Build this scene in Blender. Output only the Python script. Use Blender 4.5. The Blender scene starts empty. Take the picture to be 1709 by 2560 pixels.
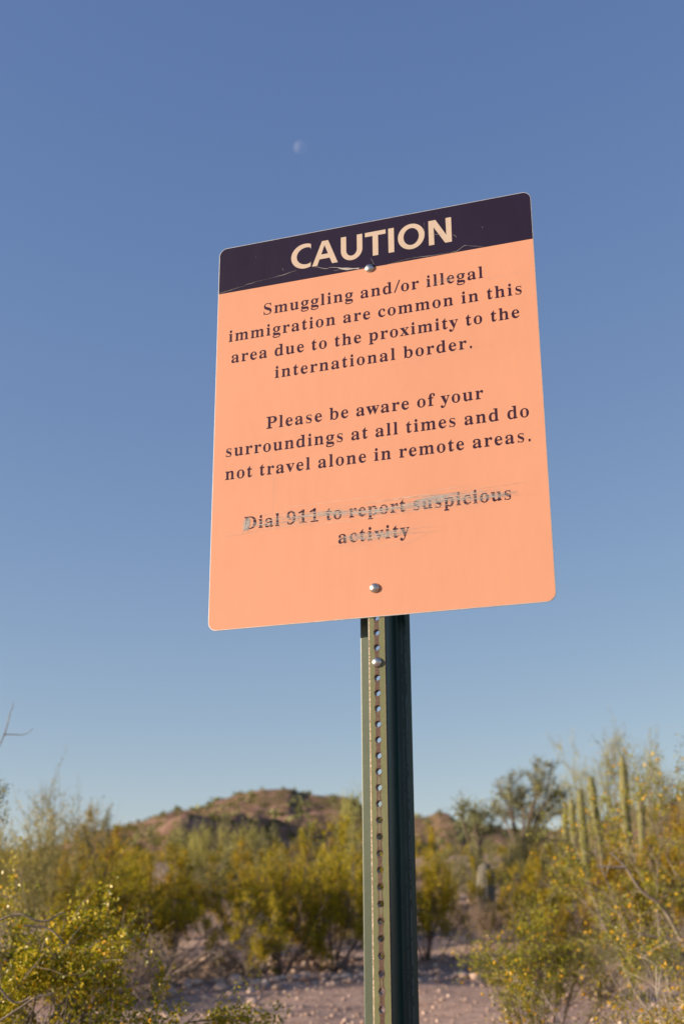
import bpy, math, json
import numpy as np
from mathutils import Matrix, Vector, noise
from math import radians as rad, sin, cos, tan, pi

scene = bpy.context.scene
COL = scene.collection
CAMZ = 1.35
FPX = 3075.1

# ---------------------------------------------------------------- camera
RC = Matrix(((0.999984, -0.005627, 0.0), (0.001828, 0.324816, 0.945775), (-0.005321, -0.94576, 0.324821)))
cam = bpy.data.cameras.new('camera')
cam.sensor_fit = 'VERTICAL'; cam.sensor_height = 36.0
cam.lens = 36.0 * FPX / 2560.0
cam.clip_start = 0.05; cam.clip_end = 12000
cam.dof.use_dof = True; cam.dof.focus_distance = 2.28; cam.dof.aperture_fstop = 4.8
cam_o = bpy.data.objects.new('camera', cam); COL.objects.link(cam_o)
M = Matrix.Identity(4)
for r in range(3):
    M[r][0] = RC[r][0]; M[r][1] = -RC[r][1]; M[r][2] = -RC[r][2]
M[2][3] = CAMZ
cam_o.matrix_world = M
scene.camera = cam_o

# ---------------------------------------------------------------- light
SUN_EL, SUN_AZ = 14.0, -102.0          # degrees; azimuth clockwise from +Y
world = bpy.data.worlds.new('World'); scene.world = world; world.use_nodes = True
nt = world.node_tree
bg = nt.nodes['Background']; bg.inputs[1].default_value = 0.1
sky = nt.nodes.new('ShaderNodeTexSky'); sky.sky_type = 'NISHITA'; sky.sun_disc = False
sky.sun_elevation = rad(SUN_EL); sky.sun_rotation = rad(SUN_AZ)
sky.altitude = 1000; sky.air_density = 1.0; sky.dust_density = 0.5; sky.ozone_density = 1.0
sep = nt.nodes.new('ShaderNodeSeparateColor'); com = nt.nodes.new('ShaderNodeCombineColor')
nt.links.new(sky.outputs[0], sep.inputs[0])
EXPO = 0.95
for i, (g, k) in enumerate(((0.87, 1.62), (0.757, 1.82), (0.46, 3.06))):
    p = nt.nodes.new('ShaderNodeMath'); p.operation = 'POWER'; p.inputs[1].default_value = g
    m = nt.nodes.new('ShaderNodeMath'); m.operation = 'MULTIPLY'; m.inputs[1].default_value = k / 2 ** EXPO
    nt.links.new(sep.outputs[i], p.inputs[0]); nt.links.new(p.outputs[0], m.inputs[0]); nt.links.new(m.outputs[0], com.inputs[i])
nt.links.new(com.outputs[0], bg.inputs[0])
sl = bpy.data.lights.new('sun', 'SUN'); sl.energy = 5.0; sl.angle = rad(0.53); sl.color = (1.0, 0.82, 0.62)
sun = bpy.data.objects.new('sun', sl); COL.objects.link(sun)
SUN = Vector((sin(rad(SUN_AZ)) * cos(rad(SUN_EL)), cos(rad(SUN_AZ)) * cos(rad(SUN_EL)), sin(rad(SUN_EL))))
sun.rotation_euler = SUN.to_track_quat('Z', 'Y').to_euler()
scene.view_settings.view_transform = 'Standard'; scene.view_settings.look = 'None'
scene.view_settings.gamma = 1; scene.view_settings.use_curve_mapping = False
scene.view_settings.exposure = EXPO

# ---------------------------------------------------------------- helpers
def ray(px, py):
    v = RC @ Vector(((px - 854.5) / FPX, (py - 1280) / FPX, 1.0))
    return v
def at(px, py, D):
    v = ray(px, py); k = D / v.y
    return Vector((v.x * k, D, CAMZ + v.z * k))
def px_x(px, D):
    return at(px, 2300, D).x

def tag(o, label=None, cat=None, group=None, kind=None):
    if label: o['label'] = label
    if cat: o['category'] = cat
    if group: o['group'] = group
    if kind: o['kind'] = kind
    return o
def empty(name, loc, rz=0.0):
    o = bpy.data.objects.new(name, None); COL.objects.link(o); o.location = loc
    o.rotation_euler = (0, 0, rz); o.empty_display_size = 0.1
    return o
def mesh_obj(name, verts, faces, mat, parent=None, smooth=False, loc=None):
    me = bpy.data.meshes.new(name)
    me.from_pydata([tuple(v) for v in verts], [], [tuple(f) for f in faces]); me.update()
    if smooth: me.polygons.foreach_set('use_smooth', [True] * len(me.polygons))
    me.materials.append(mat)
    return link(name, me, parent, loc)
def link(name, me, parent=None, loc=None):
    o = bpy.data.objects.new(name, me); COL.objects.link(o)
    if parent: o.parent = parent
    if loc is not None: o.location = loc
    return o
def np_mesh(name, V, F, mat, smooth=False):
    """V (n,3) float, F (m,k) int of constant k"""
    me = bpy.data.meshes.new(name)
    V = np.asarray(V, np.float32); F = np.asarray(F, np.int32)
    me.vertices.add(len(V)); me.vertices.foreach_set('co', V.ravel())
    k = F.shape[1]
    me.loops.add(F.size); me.loops.foreach_set('vertex_index', F.ravel())
    me.polygons.add(len(F)); me.polygons.foreach_set('loop_start', np.arange(0, F.size, k, dtype=np.int32))
    me.polygons.foreach_set('loop_total', np.full(len(F), k, np.int32))
    if smooth: me.polygons.foreach_set('use_smooth', np.ones(len(F), bool))
    me.update(calc_edges=True); me.validate()
    if mat: me.materials.append(mat)
    return me

class NT:
    """small node-tree builder"""
    def __init__(s, name):
        s.m = bpy.data.materials.new(name); s.m.use_nodes = True; s.t = s.m.node_tree
        s.b = s.t.nodes['Principled BSDF']; s.out = s.t.nodes['Material Output']
    def n(s, typ, **kw):
        x = s.t.nodes.new('ShaderNode' + typ)
        for k, v in kw.items():
            if k in x.inputs.keys() if hasattr(x.inputs, 'keys') else False: pass
            setattr(x, k, v)
        return x
    def l(s, a, b): s.t.links.new(a, b)
    def set(s, **kw):
        for k, v in kw.items():
            s.b.inputs[k.replace('_', ' ')].default_value = v
        return s
    def coord(s, kind='Object'):
        return s.n('TexCoord').outputs[kind]
    def noise(s, scale, detail=4, rough=.6, vec=None, dim='3D'):
        x = s.n('TexNoise'); x.inputs['Scale'].default_value = scale; x.inputs['Detail'].default_value = detail
        x.inputs['Roughness'].default_value = rough
        if vec is not None: s.l(vec, x.inputs['Vector'])
        return x.outputs['Fac']
    def ramp(s, fac, stops):
        x = s.n('ValToRGB'); e = x.color_ramp.elements
        while len(e) < len(stops): e.new(0.5)
        for i, (p, c) in enumerate(stops):
            e[i].position = p; e[i].color = (*c, 1) if len(c) == 3 else c
        s.l(fac, x.inputs[0]); return x.outputs[0]
    def math(s, op, a, b=None, c=None, clamp=False):
        x = s.n('Math'); x.operation = op; x.use_clamp = clamp
        for i, v in enumerate((a, b, c)):
            if v is None: continue
            if isinstance(v, (int, float)): x.inputs[i].default_value = v
            else: s.l(v, x.inputs[i])
        return x.outputs[0]
    def mix(s, fac, a, b, blend='MIX'):
        x = s.n('MixRGB'); x.blend_type = blend
        for i, v in enumerate((fac, a, b)):
            if isinstance(v, (int, float)): x.inputs[i].default_value = v
            elif isinstance(v, tuple): x.inputs[i].default_value = (*v, 1) if len(v) == 3 else v
            else: s.l(v, x.inputs[i])
        return x.outputs[0]
    def bump(s, h, strength=.3, dist=.01):
        x = s.n('Bump'); x.inputs['Strength'].default_value = strength; x.inputs['Distance'].default_value = dist
        s.l(h, x.inputs['Height']); s.l(x.outputs[0], s.b.inputs['Normal'])
    def col(s, c): s.l(c, s.b.inputs['Base Color'])

def scale_vec(N, vec, sx, sy, sz):
    m = N.n('Mapping'); m.inputs['Scale'].default_value = (sx, sy, sz); N.l(vec, m.inputs['Vector']); return m.outputs[0]

# ---------------------------------------------------------------- materials
def foliage_mat(name, stops, transl=.33, rough=.6, spec=.2):
    N = NT(name)
    g = N.n('NewGeometry')
    isl = g.outputs['Random Per Island']
    big = N.noise(2.2, 2, .5, N.coord())
    f = N.math('ADD', N.math('MULTIPLY', isl, .7), N.math('MULTIPLY', big, .5), clamp=True)
    f = N.math('SUBTRACT', f, .1, clamp=True)
    c = N.ramp(f, stops)
    oi = N.n('ObjectInfo')
    hs = N.n('HueSaturation')
    N.l(N.math('ADD', .485, N.math('MULTIPLY', oi.outputs['Random'], .03)), hs.inputs['Hue'])
    N.l(N.math('ADD', .82, N.math('MULTIPLY', oi.outputs['Random'], .36)), hs.inputs['Value'])
    N.l(c, hs.inputs['Color']); c = hs.outputs[0]
    N.col(c); N.set(Roughness=rough, Specular_IOR_Level=spec)
    tr = N.n('BsdfTranslucent'); N.l(c, tr.inputs[0])
    mx = N.n('MixShader'); mx.inputs[0].default_value = transl
    N.l(N.b.outputs[0], mx.inputs[1]); N.l(tr.outputs[0], mx.inputs[2]); N.l(mx.outputs[0], N.out.inputs[0])
    return N.m
M_CREO = foliage_mat('creosote_leaf', [(0, (0.114, 0.114, 0.006)), (0.35, (0.257, 0.208, 0.009)), (0.7, (0.43, 0.323, 0.01)), (1, (0.593, 0.416, 0.031))])
M_CREO_GOLD = foliage_mat('golden_creosote_leaf', [(0, (0.133, 0.109, 0.004)), (0.4, (0.278, 0.207, 0.008)), (0.8, (0.445, 0.295, 0.011)), (1, (0.557, 0.382, 0.035))])
M_NEAR = foliage_mat('near_creosote_leaf', [(0, (0.084, 0.109, 0.003)), (0.35, (0.214, 0.23, 0.005)), (0.7, (0.466, 0.372, 0.012)), (0.92, (0.696, 0.519, 0.04)), (1, (0.782, 0.79, 0.157))], .35, .38, .45)
M_AIRY = foliage_mat('airy_creosote_leaf', [(0, (.10, .10, .01)), (.4, (.20, .19, .018)), (.75, (.31, .28, .03)), (1, (.42, .38, .07))])
M_GREY = foliage_mat('grey_green_leaf', [(0, (0.102, 0.114, 0.042)), (0.5, (0.216, 0.215, 0.078)), (1, (0.342, 0.317, 0.135))])
M_DARKG = foliage_mat('mesquite_leaf', [(0, (0.115, 0.14, 0.063)), (0.5, (0.254, 0.277, 0.129)), (1, (0.46, 0.437, 0.216))])
M_PALO = foliage_mat('palo_verde_twig_leaf', [(0, (0.23, 0.212, 0.055)), (0.5, (0.39, 0.346, 0.098)), (1, (0.566, 0.479, 0.174))])
M_TAN = foliage_mat('dry_leaf', [(0, (0.135, 0.098, 0.056)), (0.5, (0.247, 0.18, 0.104)), (1, (0.36, 0.277, 0.168))])
def flower_mat():
    N = NT('yellow_petal')
    c = N.ramp(N.n('NewGeometry').outputs['Random Per Island'], [(0, (.55, .30, .01)), (.6, (.8, .5, .02)), (1, (.9, .65, .08))])
    N.col(c); N.set(Roughness=.6)
    tr = N.n('BsdfTranslucent'); N.l(c, tr.inputs[0]); mx = N.n('MixShader'); mx.inputs[0].default_value = .4
    N.l(N.b.outputs[0], mx.inputs[1]); N.l(tr.outputs[0], mx.inputs[2]); N.l(mx.outputs[0], N.out.inputs[0])
    return N.m
M_FLOWER = flower_mat()
def bark(name, c0, c1, sc=25):
    N = NT(name); v = scale_vec(N, N.coord(), sc, sc, sc * .35)
    N.col(N.ramp(N.noise(1, 5, .7, v), [(.3, c0), (.7, c1)])); N.set(Roughness=.9)
    N.bump(N.noise(3, 3, .6, v), .5, .004)
    return N.m
M_STEM = bark('grey_stem', (.10, .075, .055), (.30, .25, .20))
M_PALESTEM = bark('pale_branch', (.24, .19, .14), (.52, .45, .37))
M_DRYSTEM = bark('dry_twig', (.12, .085, .06), (.50, .38, .28))
M_PALOSTEM = bark('palo_verde_bark', (.12, .12, .05), (.28, .25, .11))
M_DARKSTEM = bark('dark_stem', (.05, .035, .028), (.15, .11, .09))

def ground_mat():
    N = NT('desert_gravel'); v = N.coord()
    a = N.noise(.35, 5, .6, v); b = N.noise(6, 6, .75, v); c = N.noise(38, 3, .7, v)
    base = N.ramp(a, [(.35, (.38, .265, .22)), (.55, (.47, .34, .285)), (.7, (.54, .41, .345))])
    sp = N.ramp(b, [(.35, (.62, .58, .56)), (.55, (1, 1, 1)), (.75, (1.15, 1.1, 1.05))])
    fin = N.ramp(c, [(.3, (.6, .56, .54)), (.6, (1.05, 1.04, 1.02))])
    N.col(N.mix(.8, N.mix(.85, base, sp, 'MULTIPLY'), fin, 'MULTIPLY')); N.set(Roughness=.95, Specular_IOR_Level=.15)
    h = N.math('ADD', N.math('MULTIPLY', b, .7), N.math('MULTIPLY', c, .35))
    N.bump(h, .9, .08)
    return N.m
M_GROUND = ground_mat()
def stone_mat():
    N = NT('pale_desert_stone')
    r = N.n('NewGeometry').outputs['Random Per Island']
    c = N.ramp(r, [(0, (.32, .21, .17)), (.4, (.46, .33, .27)), (.85, (.56, .42, .34)), (1, (.70, .56, .46))])
    c = N.mix(.5, c, N.ramp(N.noise(30, 4, .7, N.coord()), [(.3, (.6, .55, .5)), (.7, (1.1, 1.1, 1.1))]), 'MULTIPLY')
    N.col(c); N.set(Roughness=.9, Specular_IOR_Level=.2); return N.m
M_STONE = stone_mat()
def hill_mat():
    N = NT('rocky_hill'); v = N.coord()
    big = N.noise(.06, 4, .6, v); mid = N.noise(.45, 6, .75, v); fine = N.noise(2.2, 4, .7, v)
    rock = N.ramp(mid, [(.3, (.13, .078, .06)), (.5, (.29, .175, .13)), (.7, (.43, .28, .21))])
    veg = N.ramp(fine, [(.3, (.05, .05, .015)), (.7, (.20, .17, .05))])
    vm = N.math('ADD', N.math('MULTIPLY', N.noise(.8, 3, .6, v), .75), N.math('MULTIPLY', big, .25))
    N.col(N.mix(N.ramp(vm, [(.47, (0, 0, 0)), (.56, (1, 1, 1))]), rock, veg)); N.set(Roughness=1, Specular_IOR_Level=.05)
    N.bump(N.math('ADD', mid, N.math('MULTIPLY', fine, .3)), 1.0, 1.2)
    return N.m
M_HILL = hill_mat()

# ---------------------------------------------------------------- terrain
GD = [-400, -60, 0, 2.2, 5, 10, 12.5, 16, 20, 25, 35, 60, 80, 110, 260, 6000]
GZ = [-6, -1.2, 0, 0, .27, .70, .84, 1.02, 1.36, 1.80, 2.7, 4.6, 5.3, 6.0, 7.5, 7.5]
def fbm(x, y, s, o=4, z=0.0):
    return noise.fractal(Vector((x * s, y * s, z)), 1.0, 2.0, o)
def ground_z(x, y, fine=True):
    z = float(np.interp(y, GD, GZ))
    # right side climbs a little behind the wash
    t = min(max((x - .5) / 5.0, 0), 1) * min(max((y - 15) / 10, 0), 1) * (1 - min(max((y - 60) / 60, 0), 1))
    z += .28 * t
    far = min(max((y - 6) / 6, 0), 1)
    if fine and 11 < y < 17 and x < 2.2:
        z += .075 * math.exp(-((y - 12.75 - .12 * sin(x * 1.7)) / .22) ** 2) + .07 * math.exp(-((y - 15.45 - .15 * sin(x * 1.1 + 1)) / .28) ** 2)
    z += .10 * fbm(x, y, .22, 3) * far + (.035 * fbm(x, y, 1.3, 3, 5) * far if fine else 0)
    return z
def grid_axis(fr, to, first, growth):
    out = [fr]; st = first
    while out[-1] < to:
        out.append(out[-1] + st); st *= growth
    return out
ys = [-400, -150, -60, -25, -10, -4, 0, 1.5, 3, 4.5, 6, 7.5] + grid_axis(8.2, 28, .10, 1.012) + grid_axis(29, 6000, 1.0, 1.09)
xr = grid_axis(0, 9, .16, 1.012) + grid_axis(9.6, 5000, .6, 1.16)
xs = [-v for v in reversed(xr[1:])] + xr
V = [(x, y, ground_z(x, y)) for y in ys for x in xs]
nx = len(xs)
F = [(j * nx + i, j * nx + i + 1, (j + 1) * nx + i + 1, (j + 1) * nx + i) for j in range(len(ys) - 1) for i in range(nx - 1)]
ground = link('ground', np_mesh('ground', V, F, M_GROUND, True)); tag(ground, kind='structure')

def smooth(a, b, x):
    t = min(max((x - a) / (b - a), 0), 1); return t * t * (3 - 2 * t)
def build_hill(name, prof, D0, Dc, D1, spur=None, n=240, m=110, seed=0.0, rough=1.0):
    """prof: skyline as (photo px, photo row); crest stands at distance Dc"""
    p0, p1 = prof[0][0], prof[-1][0]
    V = []
    for j in range(m):
        D = D0 + (D1 - D0) * j / (m - 1)
        for i in range(n):
            px = p0 + (p1 - p0) * i / (n - 1)
            row = float(np.interp(px, [q[0] for q in prof], [q[1] for q in prof]))
            cz = at(px, row, Dc).z
            x = px_x(px, Dc) * (0.55 + .45 * D / Dc)
            g = ground_z(x, D, False) - .6
            t = smooth(D0, Dc, D) if D < Dc else 1 - smooth(Dc, D1, D)
            edge = smooth(0, .06, i / (n - 1)) * smooth(0, .06, 1 - i / (n - 1))
            z = g + max(cz - g, 0) * (t ** 1.5 if D < Dc else t)
            k = 4 * t * (1 - t) + .12
            z += rough * k * (1.5 * fbm(x, D, .05, 5, seed) + .5 * fbm(x, D, .3, 4, seed + 3))
            if spur:
                zt, w = spur(px, D)
                z = max(z, g + (zt - g) * w + .5 * fbm(x, D, .25, 4, 9) * min(w * 3, 1) * (w > 0))
            V.append((x, D, z))
    F = [(j * n + i, j * n + i + 1, (j + 1) * n + i + 1, (j + 1) * n + i) for j in range(m - 1) for i in range(n - 1)]
    o = link(name, np_mesh(name, V, F, M_HILL, True)); tag(o, kind='structure')
    return o
def spur(px, D):
    # a shelf whose steep front faces the camera and turns away from the sun
    row = float(np.interp(px, [300, 420, 470, 505, 545, 676, 763, 850, 940], [2180, 2120, 2066, 2043, 2036, 2042, 2067, 2084, 2130]))
    Df = 126 + (px - 480) * .035 + 2.0 * noise.noise(Vector((px * .012, 0, 3)))
    zt = at(px, row, Df + 3).z
    return zt, smooth(Df - 6, Df + 1.5, D) * (1 - smooth(Df + 12, Df + 30, D))
hillA = build_hill('hill', [(-250, 2190), (60, 2150), (200, 2110), (302, 2078), (384, 2051), (439, 2031), (494, 2028), (548, 2007), (603, 1990), (658, 1981), (730, 1982), (757, 1993), (860, 1998), (930, 2025), (985, 2060), (1040, 2100), (1180, 2170)], 95, 180, 300, spur, seed=1.7)
hillB = build_hill('hill_behind', [(880, 2120), (960, 2075), (1030, 2052), (1070, 2050), (1090, 2040), (1118, 2040), (1135, 2056), (1170, 2066), (1250, 2078), (1400, 2080), (1500, 2060), (1560, 2040), (1666, 2014), (1760, 2000), (1900, 2010), (2100, 2120)], 150, 330, 480, None, seed=8.3, rough=.7)

# ---------------------------------------------------------------- gravel and rocks
rng = np.random.default_rng(7)
ICO = None
def icosphere():
    t = (1 + 5 ** .5) / 2
    v = np.array([(-1, t, 0), (1, t, 0), (-1, -t, 0), (1, -t, 0), (0, -1, t), (0, 1, t), (0, -1, -t), (0, 1, -t), (t, 0, -1), (t, 0, 1), (-t, 0, -1), (-t, 0, 1)], float)
    v /= np.linalg.norm(v[0])
    f = np.array([(0, 11, 5), (0, 5, 1), (0, 1, 7), (0, 7, 10), (0, 10, 11), (1, 5, 9), (5, 11, 4), (11, 10, 2), (10, 7, 6), (7, 1, 8), (3, 9, 4), (3, 4, 2), (3, 2, 6), (3, 6, 8), (3, 8, 9), (4, 9, 5), (2, 4, 11), (6, 2, 10), (8, 6, 7), (9, 8, 1)])
    return v, f
IV, IF = icosphere()
def stones(n, region, smin, smax, seed):
    r = np.random.default_rng(seed); Vs = []; Fs = []
    for k in range(n):
        x, y = region(r)
        s = smin + (smax - smin) * r.random() ** 3.0
        v = IV * (1 + r.normal(0, .14, (12, 1))) * np.array([1, .8 + .3 * r.random(), .45 + .3 * r.random()]) * s
        a = r.random() * 6.28; c, q = cos(a), sin(a)
        v = np.stack([v[:, 0] * c - v[:, 1] * q, v[:, 0] * q + v[:, 1] * c, v[:, 2]], 1)
        v += (x, y, ground_z(x, y) + s * .18)
        Fs.append(IF + len(Vs) * 12); Vs.append(v)
    return np.concatenate(Vs), np.concatenate(Fs)
def reg(r):
    y = 7.5 + 17 * r.random() ** 1.3
    x = (r.random() - .5) * y * .72
    return x, y
Vg, Fg = stones(11000, reg, .005, .030, 3)
def reg2(r):
    b = r.random() < .6
    y = (12.75 if b else 15.45) + r.normal(0, .16)
    x = -4.2 + 6.0 * r.random()
    return x, y + .12 * sin(x * 1.7) * (1 if b else 1.2)
Vh, Fh = stones(1500, reg2, .018, .065, 9)
Fg = np.concatenate([Fg, Fh + len(Vg)]); Vg = np.concatenate([Vg, Vh])
gravel = link('gravel', np_mesh('gravel', Vg, Fg, M_STONE)); tag(gravel, 'loose pale gravel scattered over the wash', 'gravel', kind='stuff')

def make_rock(name, px, py, D, s, label, seed, grp):
    import bmesh
    bm = bmesh.new(); bmesh.ops.create_icosphere(bm, subdivisions=3, radius=1)
    r = np.random.default_rng(seed); o3 = Vector(r.random(3) * 20)
    sc = Vector((1, .8 + .3 * r.random(), .6 + .25 * r.random()))
    for v in bm.verts:
        d = 1 + .28 * noise.noise(v.co * 1.1 + o3) + .08 * noise.noise(v.co * 3.2 + o3)
        v.co = Vector((v.co.x * sc.x, v.co.y * sc.y, v.co.z * sc.z)) * d * s
    me = bpy.data.meshes.new(name); bm.to_mesh(me); bm.free(); me.materials.append(M_STONE)
    x = px_x(px, D)
    o = link(name, me, None, (x, D, ground_z(x, D) + s * .3)); o.rotation_euler = (0, 0, r.random() * 6)
    tag(o, label, 'rock', grp); return o
RG = 'larger rocks along the wash'
for i, (px, py, D, s, lab) in enumerate([
    (523, 2405, 15.0, .15, 'large pointed pale rock under the bushes left of the post'),
    (592, 2480, 12.6, .075, 'brightest rounded cream rock on the sunlit gravel bank'),
    (613, 2470, 12.9, .06, 'small upright rock beside the brightest cream rock'),
    (432, 2495, 12.2, .07, 'pale rock at the left end of the sunlit gravel bank'),
    (362, 2472, 12.8, .075, 'cream rock below the dry brush, near the yellow sprig'),
    (556, 2488, 12.4, .06, 'rounded pink rock just left of the brightest cream rock'),
    (813, 2448, 13.8, .06, 'small pink rock in shade just left of the post'),
    (762, 2450, 13.6, .10, 'dark reddish rock in shade below the bush trunk'),
    (636, 2518, 11.4, .055, 'pale rock alone on the shaded gravel'),
    (678, 2402, 15.6, .09, 'leftmost rock of the sunlit row behind the bush trunk'),
    (838, 2410, 15.3, .09, 'pale rock of the sunlit row beside the post'),
    (1640, 2538, 9.6, .10, 'pinkish rock at the lower right behind the near creosote'),
    (1702, 2455, 10.8, .08, 'reddish rock at the right edge of the photo'),
    (1190, 2238, 24.5, .16, 'sunlit tan rock at the foot of the stubby cactus'),
]):
    make_rock('rock', px, py, D, s, lab, 40 + i, RG)

# ---------------------------------------------------------------- plants: generators
def tube_arrays(lines, sides=4):
    """lines: list of (pts (k,3), radii (k))"""
    Vs = []; Fs = []; off = 0
    ang = np.arange(sides) * 2 * pi / sides
    for pts, rad_ in lines:
        pts = np.asarray(pts, float); k = len(pts)
        tan_ = np.gradient(pts, axis=0); tan_ /= np.linalg.norm(tan_, axis=1, keepdims=True) + 1e-9
        ref = np.array([0, 0, 1.0]) if abs(tan_[0][2]) < .9 else np.array([1.0, 0, 0])
        u = np.cross(tan_, ref); u /= np.linalg.norm(u, axis=1, keepdims=True) + 1e-9
        w = np.cross(tan_, u)
        rr = np.asarray(rad_)[:, None, None]
        ring = pts[:, None, :] + rr * (np.cos(ang)[None, :, None] * u[:, None, :] + np.sin(ang)[None, :, None] * w[:, None, :])
        Vs.append(ring.reshape(-1, 3))
        i = np.arange(k - 1)[:, None] * sides; j = np.arange(sides)[None, :]; j2 = (j + 1) % sides
        f = np.stack([i + j, i + j2, i + sides + j2, i + sides + j], -1).reshape(-1, 4) + off
        Fs.append(f); off += k * sides
    return np.concatenate(Vs), np.concatenate(Fs)
def leaf_arrays(P, size, r, aspect=.55, updir=None, jitter=.4):
    n = len(P)
    d = r.normal(size=(n, 3)); d /= np.linalg.norm(d, axis=1, keepdims=True)
    e = r.normal(size=(n, 3)); e -= (e * d).sum(1, keepdims=True) * d; e /= np.linalg.norm(e, axis=1, keepdims=True)
    s = size * (1 - jitter / 2 + jitter * r.random((n, 1)))
    a = P - d * s * .5; b = P + e * s * aspect * .5; c = P + d * s * .5; q = P - e * s * aspect * .5
    V = np.stack([a, b, c, q], 1).reshape(-1, 3)
    return V, np.arange(4 * n).reshape(-1, 4)
def curve_line(p, d, L, r, n=6, wob=.12, up=.0):
    """a wandering line from p along d"""
    pts = [np.array(p, float)]; d = np.array(d, float); d /= np.linalg.norm(d)
    for i in range(n):
        d = d + r.normal(0, wob, 3) + np.array([0, 0, up]); d /= np.linalg.norm(d)
        pts.append(pts[-1] + d * L / n)
    return np.array(pts)
def perp(d, r, ang):
    e = r.normal(size=3); e -= e.dot(d) * d / d.dot(d); e /= np.linalg.norm(e)
    d = d / np.linalg.norm(d)
    return d * cos(ang) + e * sin(ang)
def skeleton(seed, H=1.0, stems=12, tilt=(8, 48), n1=7, n2=4, r0=.010, wob=.10, up=.03, l1=.34, l2=.16, start=.3, base=.06, ang=(25, 60)):
    r = np.random.default_rng(seed); lines = []; tips = []
    for s in range(stems):
        a = 2 * pi * (s + r.random() * .8) / stems; t = rad(tilt[0] + (tilt[1] - tilt[0]) * r.random() ** .8)
        d = np.array([cos(a) * sin(t), sin(a) * sin(t), cos(t)])
        L = H * (.72 + .33 * r.random()) / max(cos(t) ** .55, .5)
        p = np.array([cos(a), sin(a), 0]) * base * r.random() - np.array([0, 0, .03 * H])
        pts = curve_line(p, d, L, r, 9, wob, up)
        lines.append((pts, np.linspace(r0, r0 * .3, 10)))
        for k in range(n1):
            f = start + (1 - start) * (k + r.random()) / n1; f = min(f, .98)
            i = int(f * 9); q = pts[i] + (pts[min(i + 1, 9)] - pts[i]) * (f * 9 - i)
            dd = perp(pts[min(i + 1, 9)] - pts[i - 1], r, rad(ang[0] + (ang[1] - ang[0]) * r.random()))
            L1 = H * l1 * (1.15 - .6 * f) * (.6 + .6 * r.random())
            p1 = curve_line(q, dd, L1, r, 5, wob * 1.3, up * 1.5)
            lines.append((p1, np.linspace(r0 * .38, r0 * .14, 6)))
            tips.append((p1[2:], 1.0))
            for m in range(n2):
                g = .3 + .7 * r.random(); i2 = min(int(g * 5), 4)
                q2 = p1[i2]; d2 = perp(p1[i2 + 1] - p1[i2], r, rad(25 + 45 * r.random()))
                p2 = curve_line(q2, d2, H * l2 * (.5 + .8 * r.random()), r, 3, wob * 1.5, up * 2)
                lines.append((p2, np.linspace(r0 * .18, r0 * .08, 4))); tips.append((p2, 1.0))
    return lines, tips, r
def leaves_on(tips, per, spread, r, keep=1.0, clump=.0):
    out = []
    for pts, w in tips:
        if r.random() > keep: continue
        n = max(int(per * (1 - clump + 2 * clump * r.random())), 1)
        f = r.random(n) ** .8 * (len(pts) - 1); i = np.minimum(f.astype(int), len(pts) - 2); t = (f - i)[:, None]
        out.append(pts[i] * (1 - t) + pts[i + 1] * t + r.normal(0, spread, (n, 3)))
    return np.concatenate(out)
def plant_meshes(name, sk, leaf_size, per, spread, leaf_m, stem_m, flowers=0, fsize=.02, keep=1.0, clump=.4, aspect=.55, sides=4, norm=True, gap=0.0, gapf=7.0):
    lines, tips, r = sk
    d = {}
    if norm:
        zs = np.concatenate([p[-1:, 2] for p, w in tips]); k = 1.0 / np.percentile(zs, 99)
        lines = [(p * k, q * k) for p, q in lines]; tips = [(p * k, w) for p, w in tips]
    V, F = tube_arrays(lines, sides); d['branches'] = np_mesh('branches', V, F, stem_m, True)
    if per:
        P = leaves_on(tips, per, spread, r, keep, clump)
        if gap > 0:
            ph = r.random(9) * 6.28; q = P * gapf
            g = sum(np.sin(q @ r.normal(0, 1, 3) + ph[i]) for i in range(7))
            P = P[g > np.quantile(g, gap)]
        V, F = leaf_arrays(P, leaf_size, r, aspect); d['foliage'] = np_mesh('foliage', V, F, leaf_m)
        if flowers:
            Q = P[r.choice(len(P), flowers)] + r.normal(0, spread * .4, (flowers, 3))
            Q = np.repeat(Q, 4, 0) + r.normal(0, fsize * .12, (flowers * 4, 3))
            V, F = leaf_arrays(Q, fsize, r, .9); d['flowers'] = np_mesh('flowers', V, F, M_FLOWER)
    return d
def place(proto, name, x, y, h, label, cat, rz=0.0, sx=1.0, group=None, z=None, sink=0.0):
    o = empty(name, (x, y, (ground_z(x, y) if z is None else z) - sink), rz)
    o.scale = (h * sx, h * sx, h)
    tag(o, label, cat, group)
    for k, me in proto.items():
        link(k, me, o)
    return o
def by_px(px, top, D):
    """base x and height so that the top reaches photo row `top`"""
    x = px_x(px, D); return x, at(px, top, D).z - ground_z(x, D)

# prototypes one unit high
P_CA = plant_meshes('a', skeleton(11, stems=15, n1=8, n2=6, tilt=(8, 72), up=.02, wob=.15, l1=.38, ang=(30, 80)), .024, 34, .024, M_CREO, M_DARKSTEM, 260, .016, gap=.42, gapf=13)
P_CB = plant_meshes('b', skeleton(12, stems=13, n1=8, n2=6, tilt=(8, 70), up=.015, wob=.15, l1=.38, ang=(30, 80)), .025, 34, .026, M_CREO_GOLD, M_DARKSTEM, 200, .016, gap=.42, gapf=13)
P_CC = plant_meshes('c', skeleton(13, stems=16, n1=7, n2=6, tilt=(6, 55), up=.03, wob=.14, l1=.38, ang=(30, 80)), .023, 32, .022, M_CREO, M_STEM, 300, .016, gap=.42, gapf=13)
P_GR = plant_meshes('g', skeleton(14, stems=12, n1=8, n2=5, tilt=(5, 62), up=.01), .024, 34, .026, M_GREY, M_STEM, gap=.35)
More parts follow.
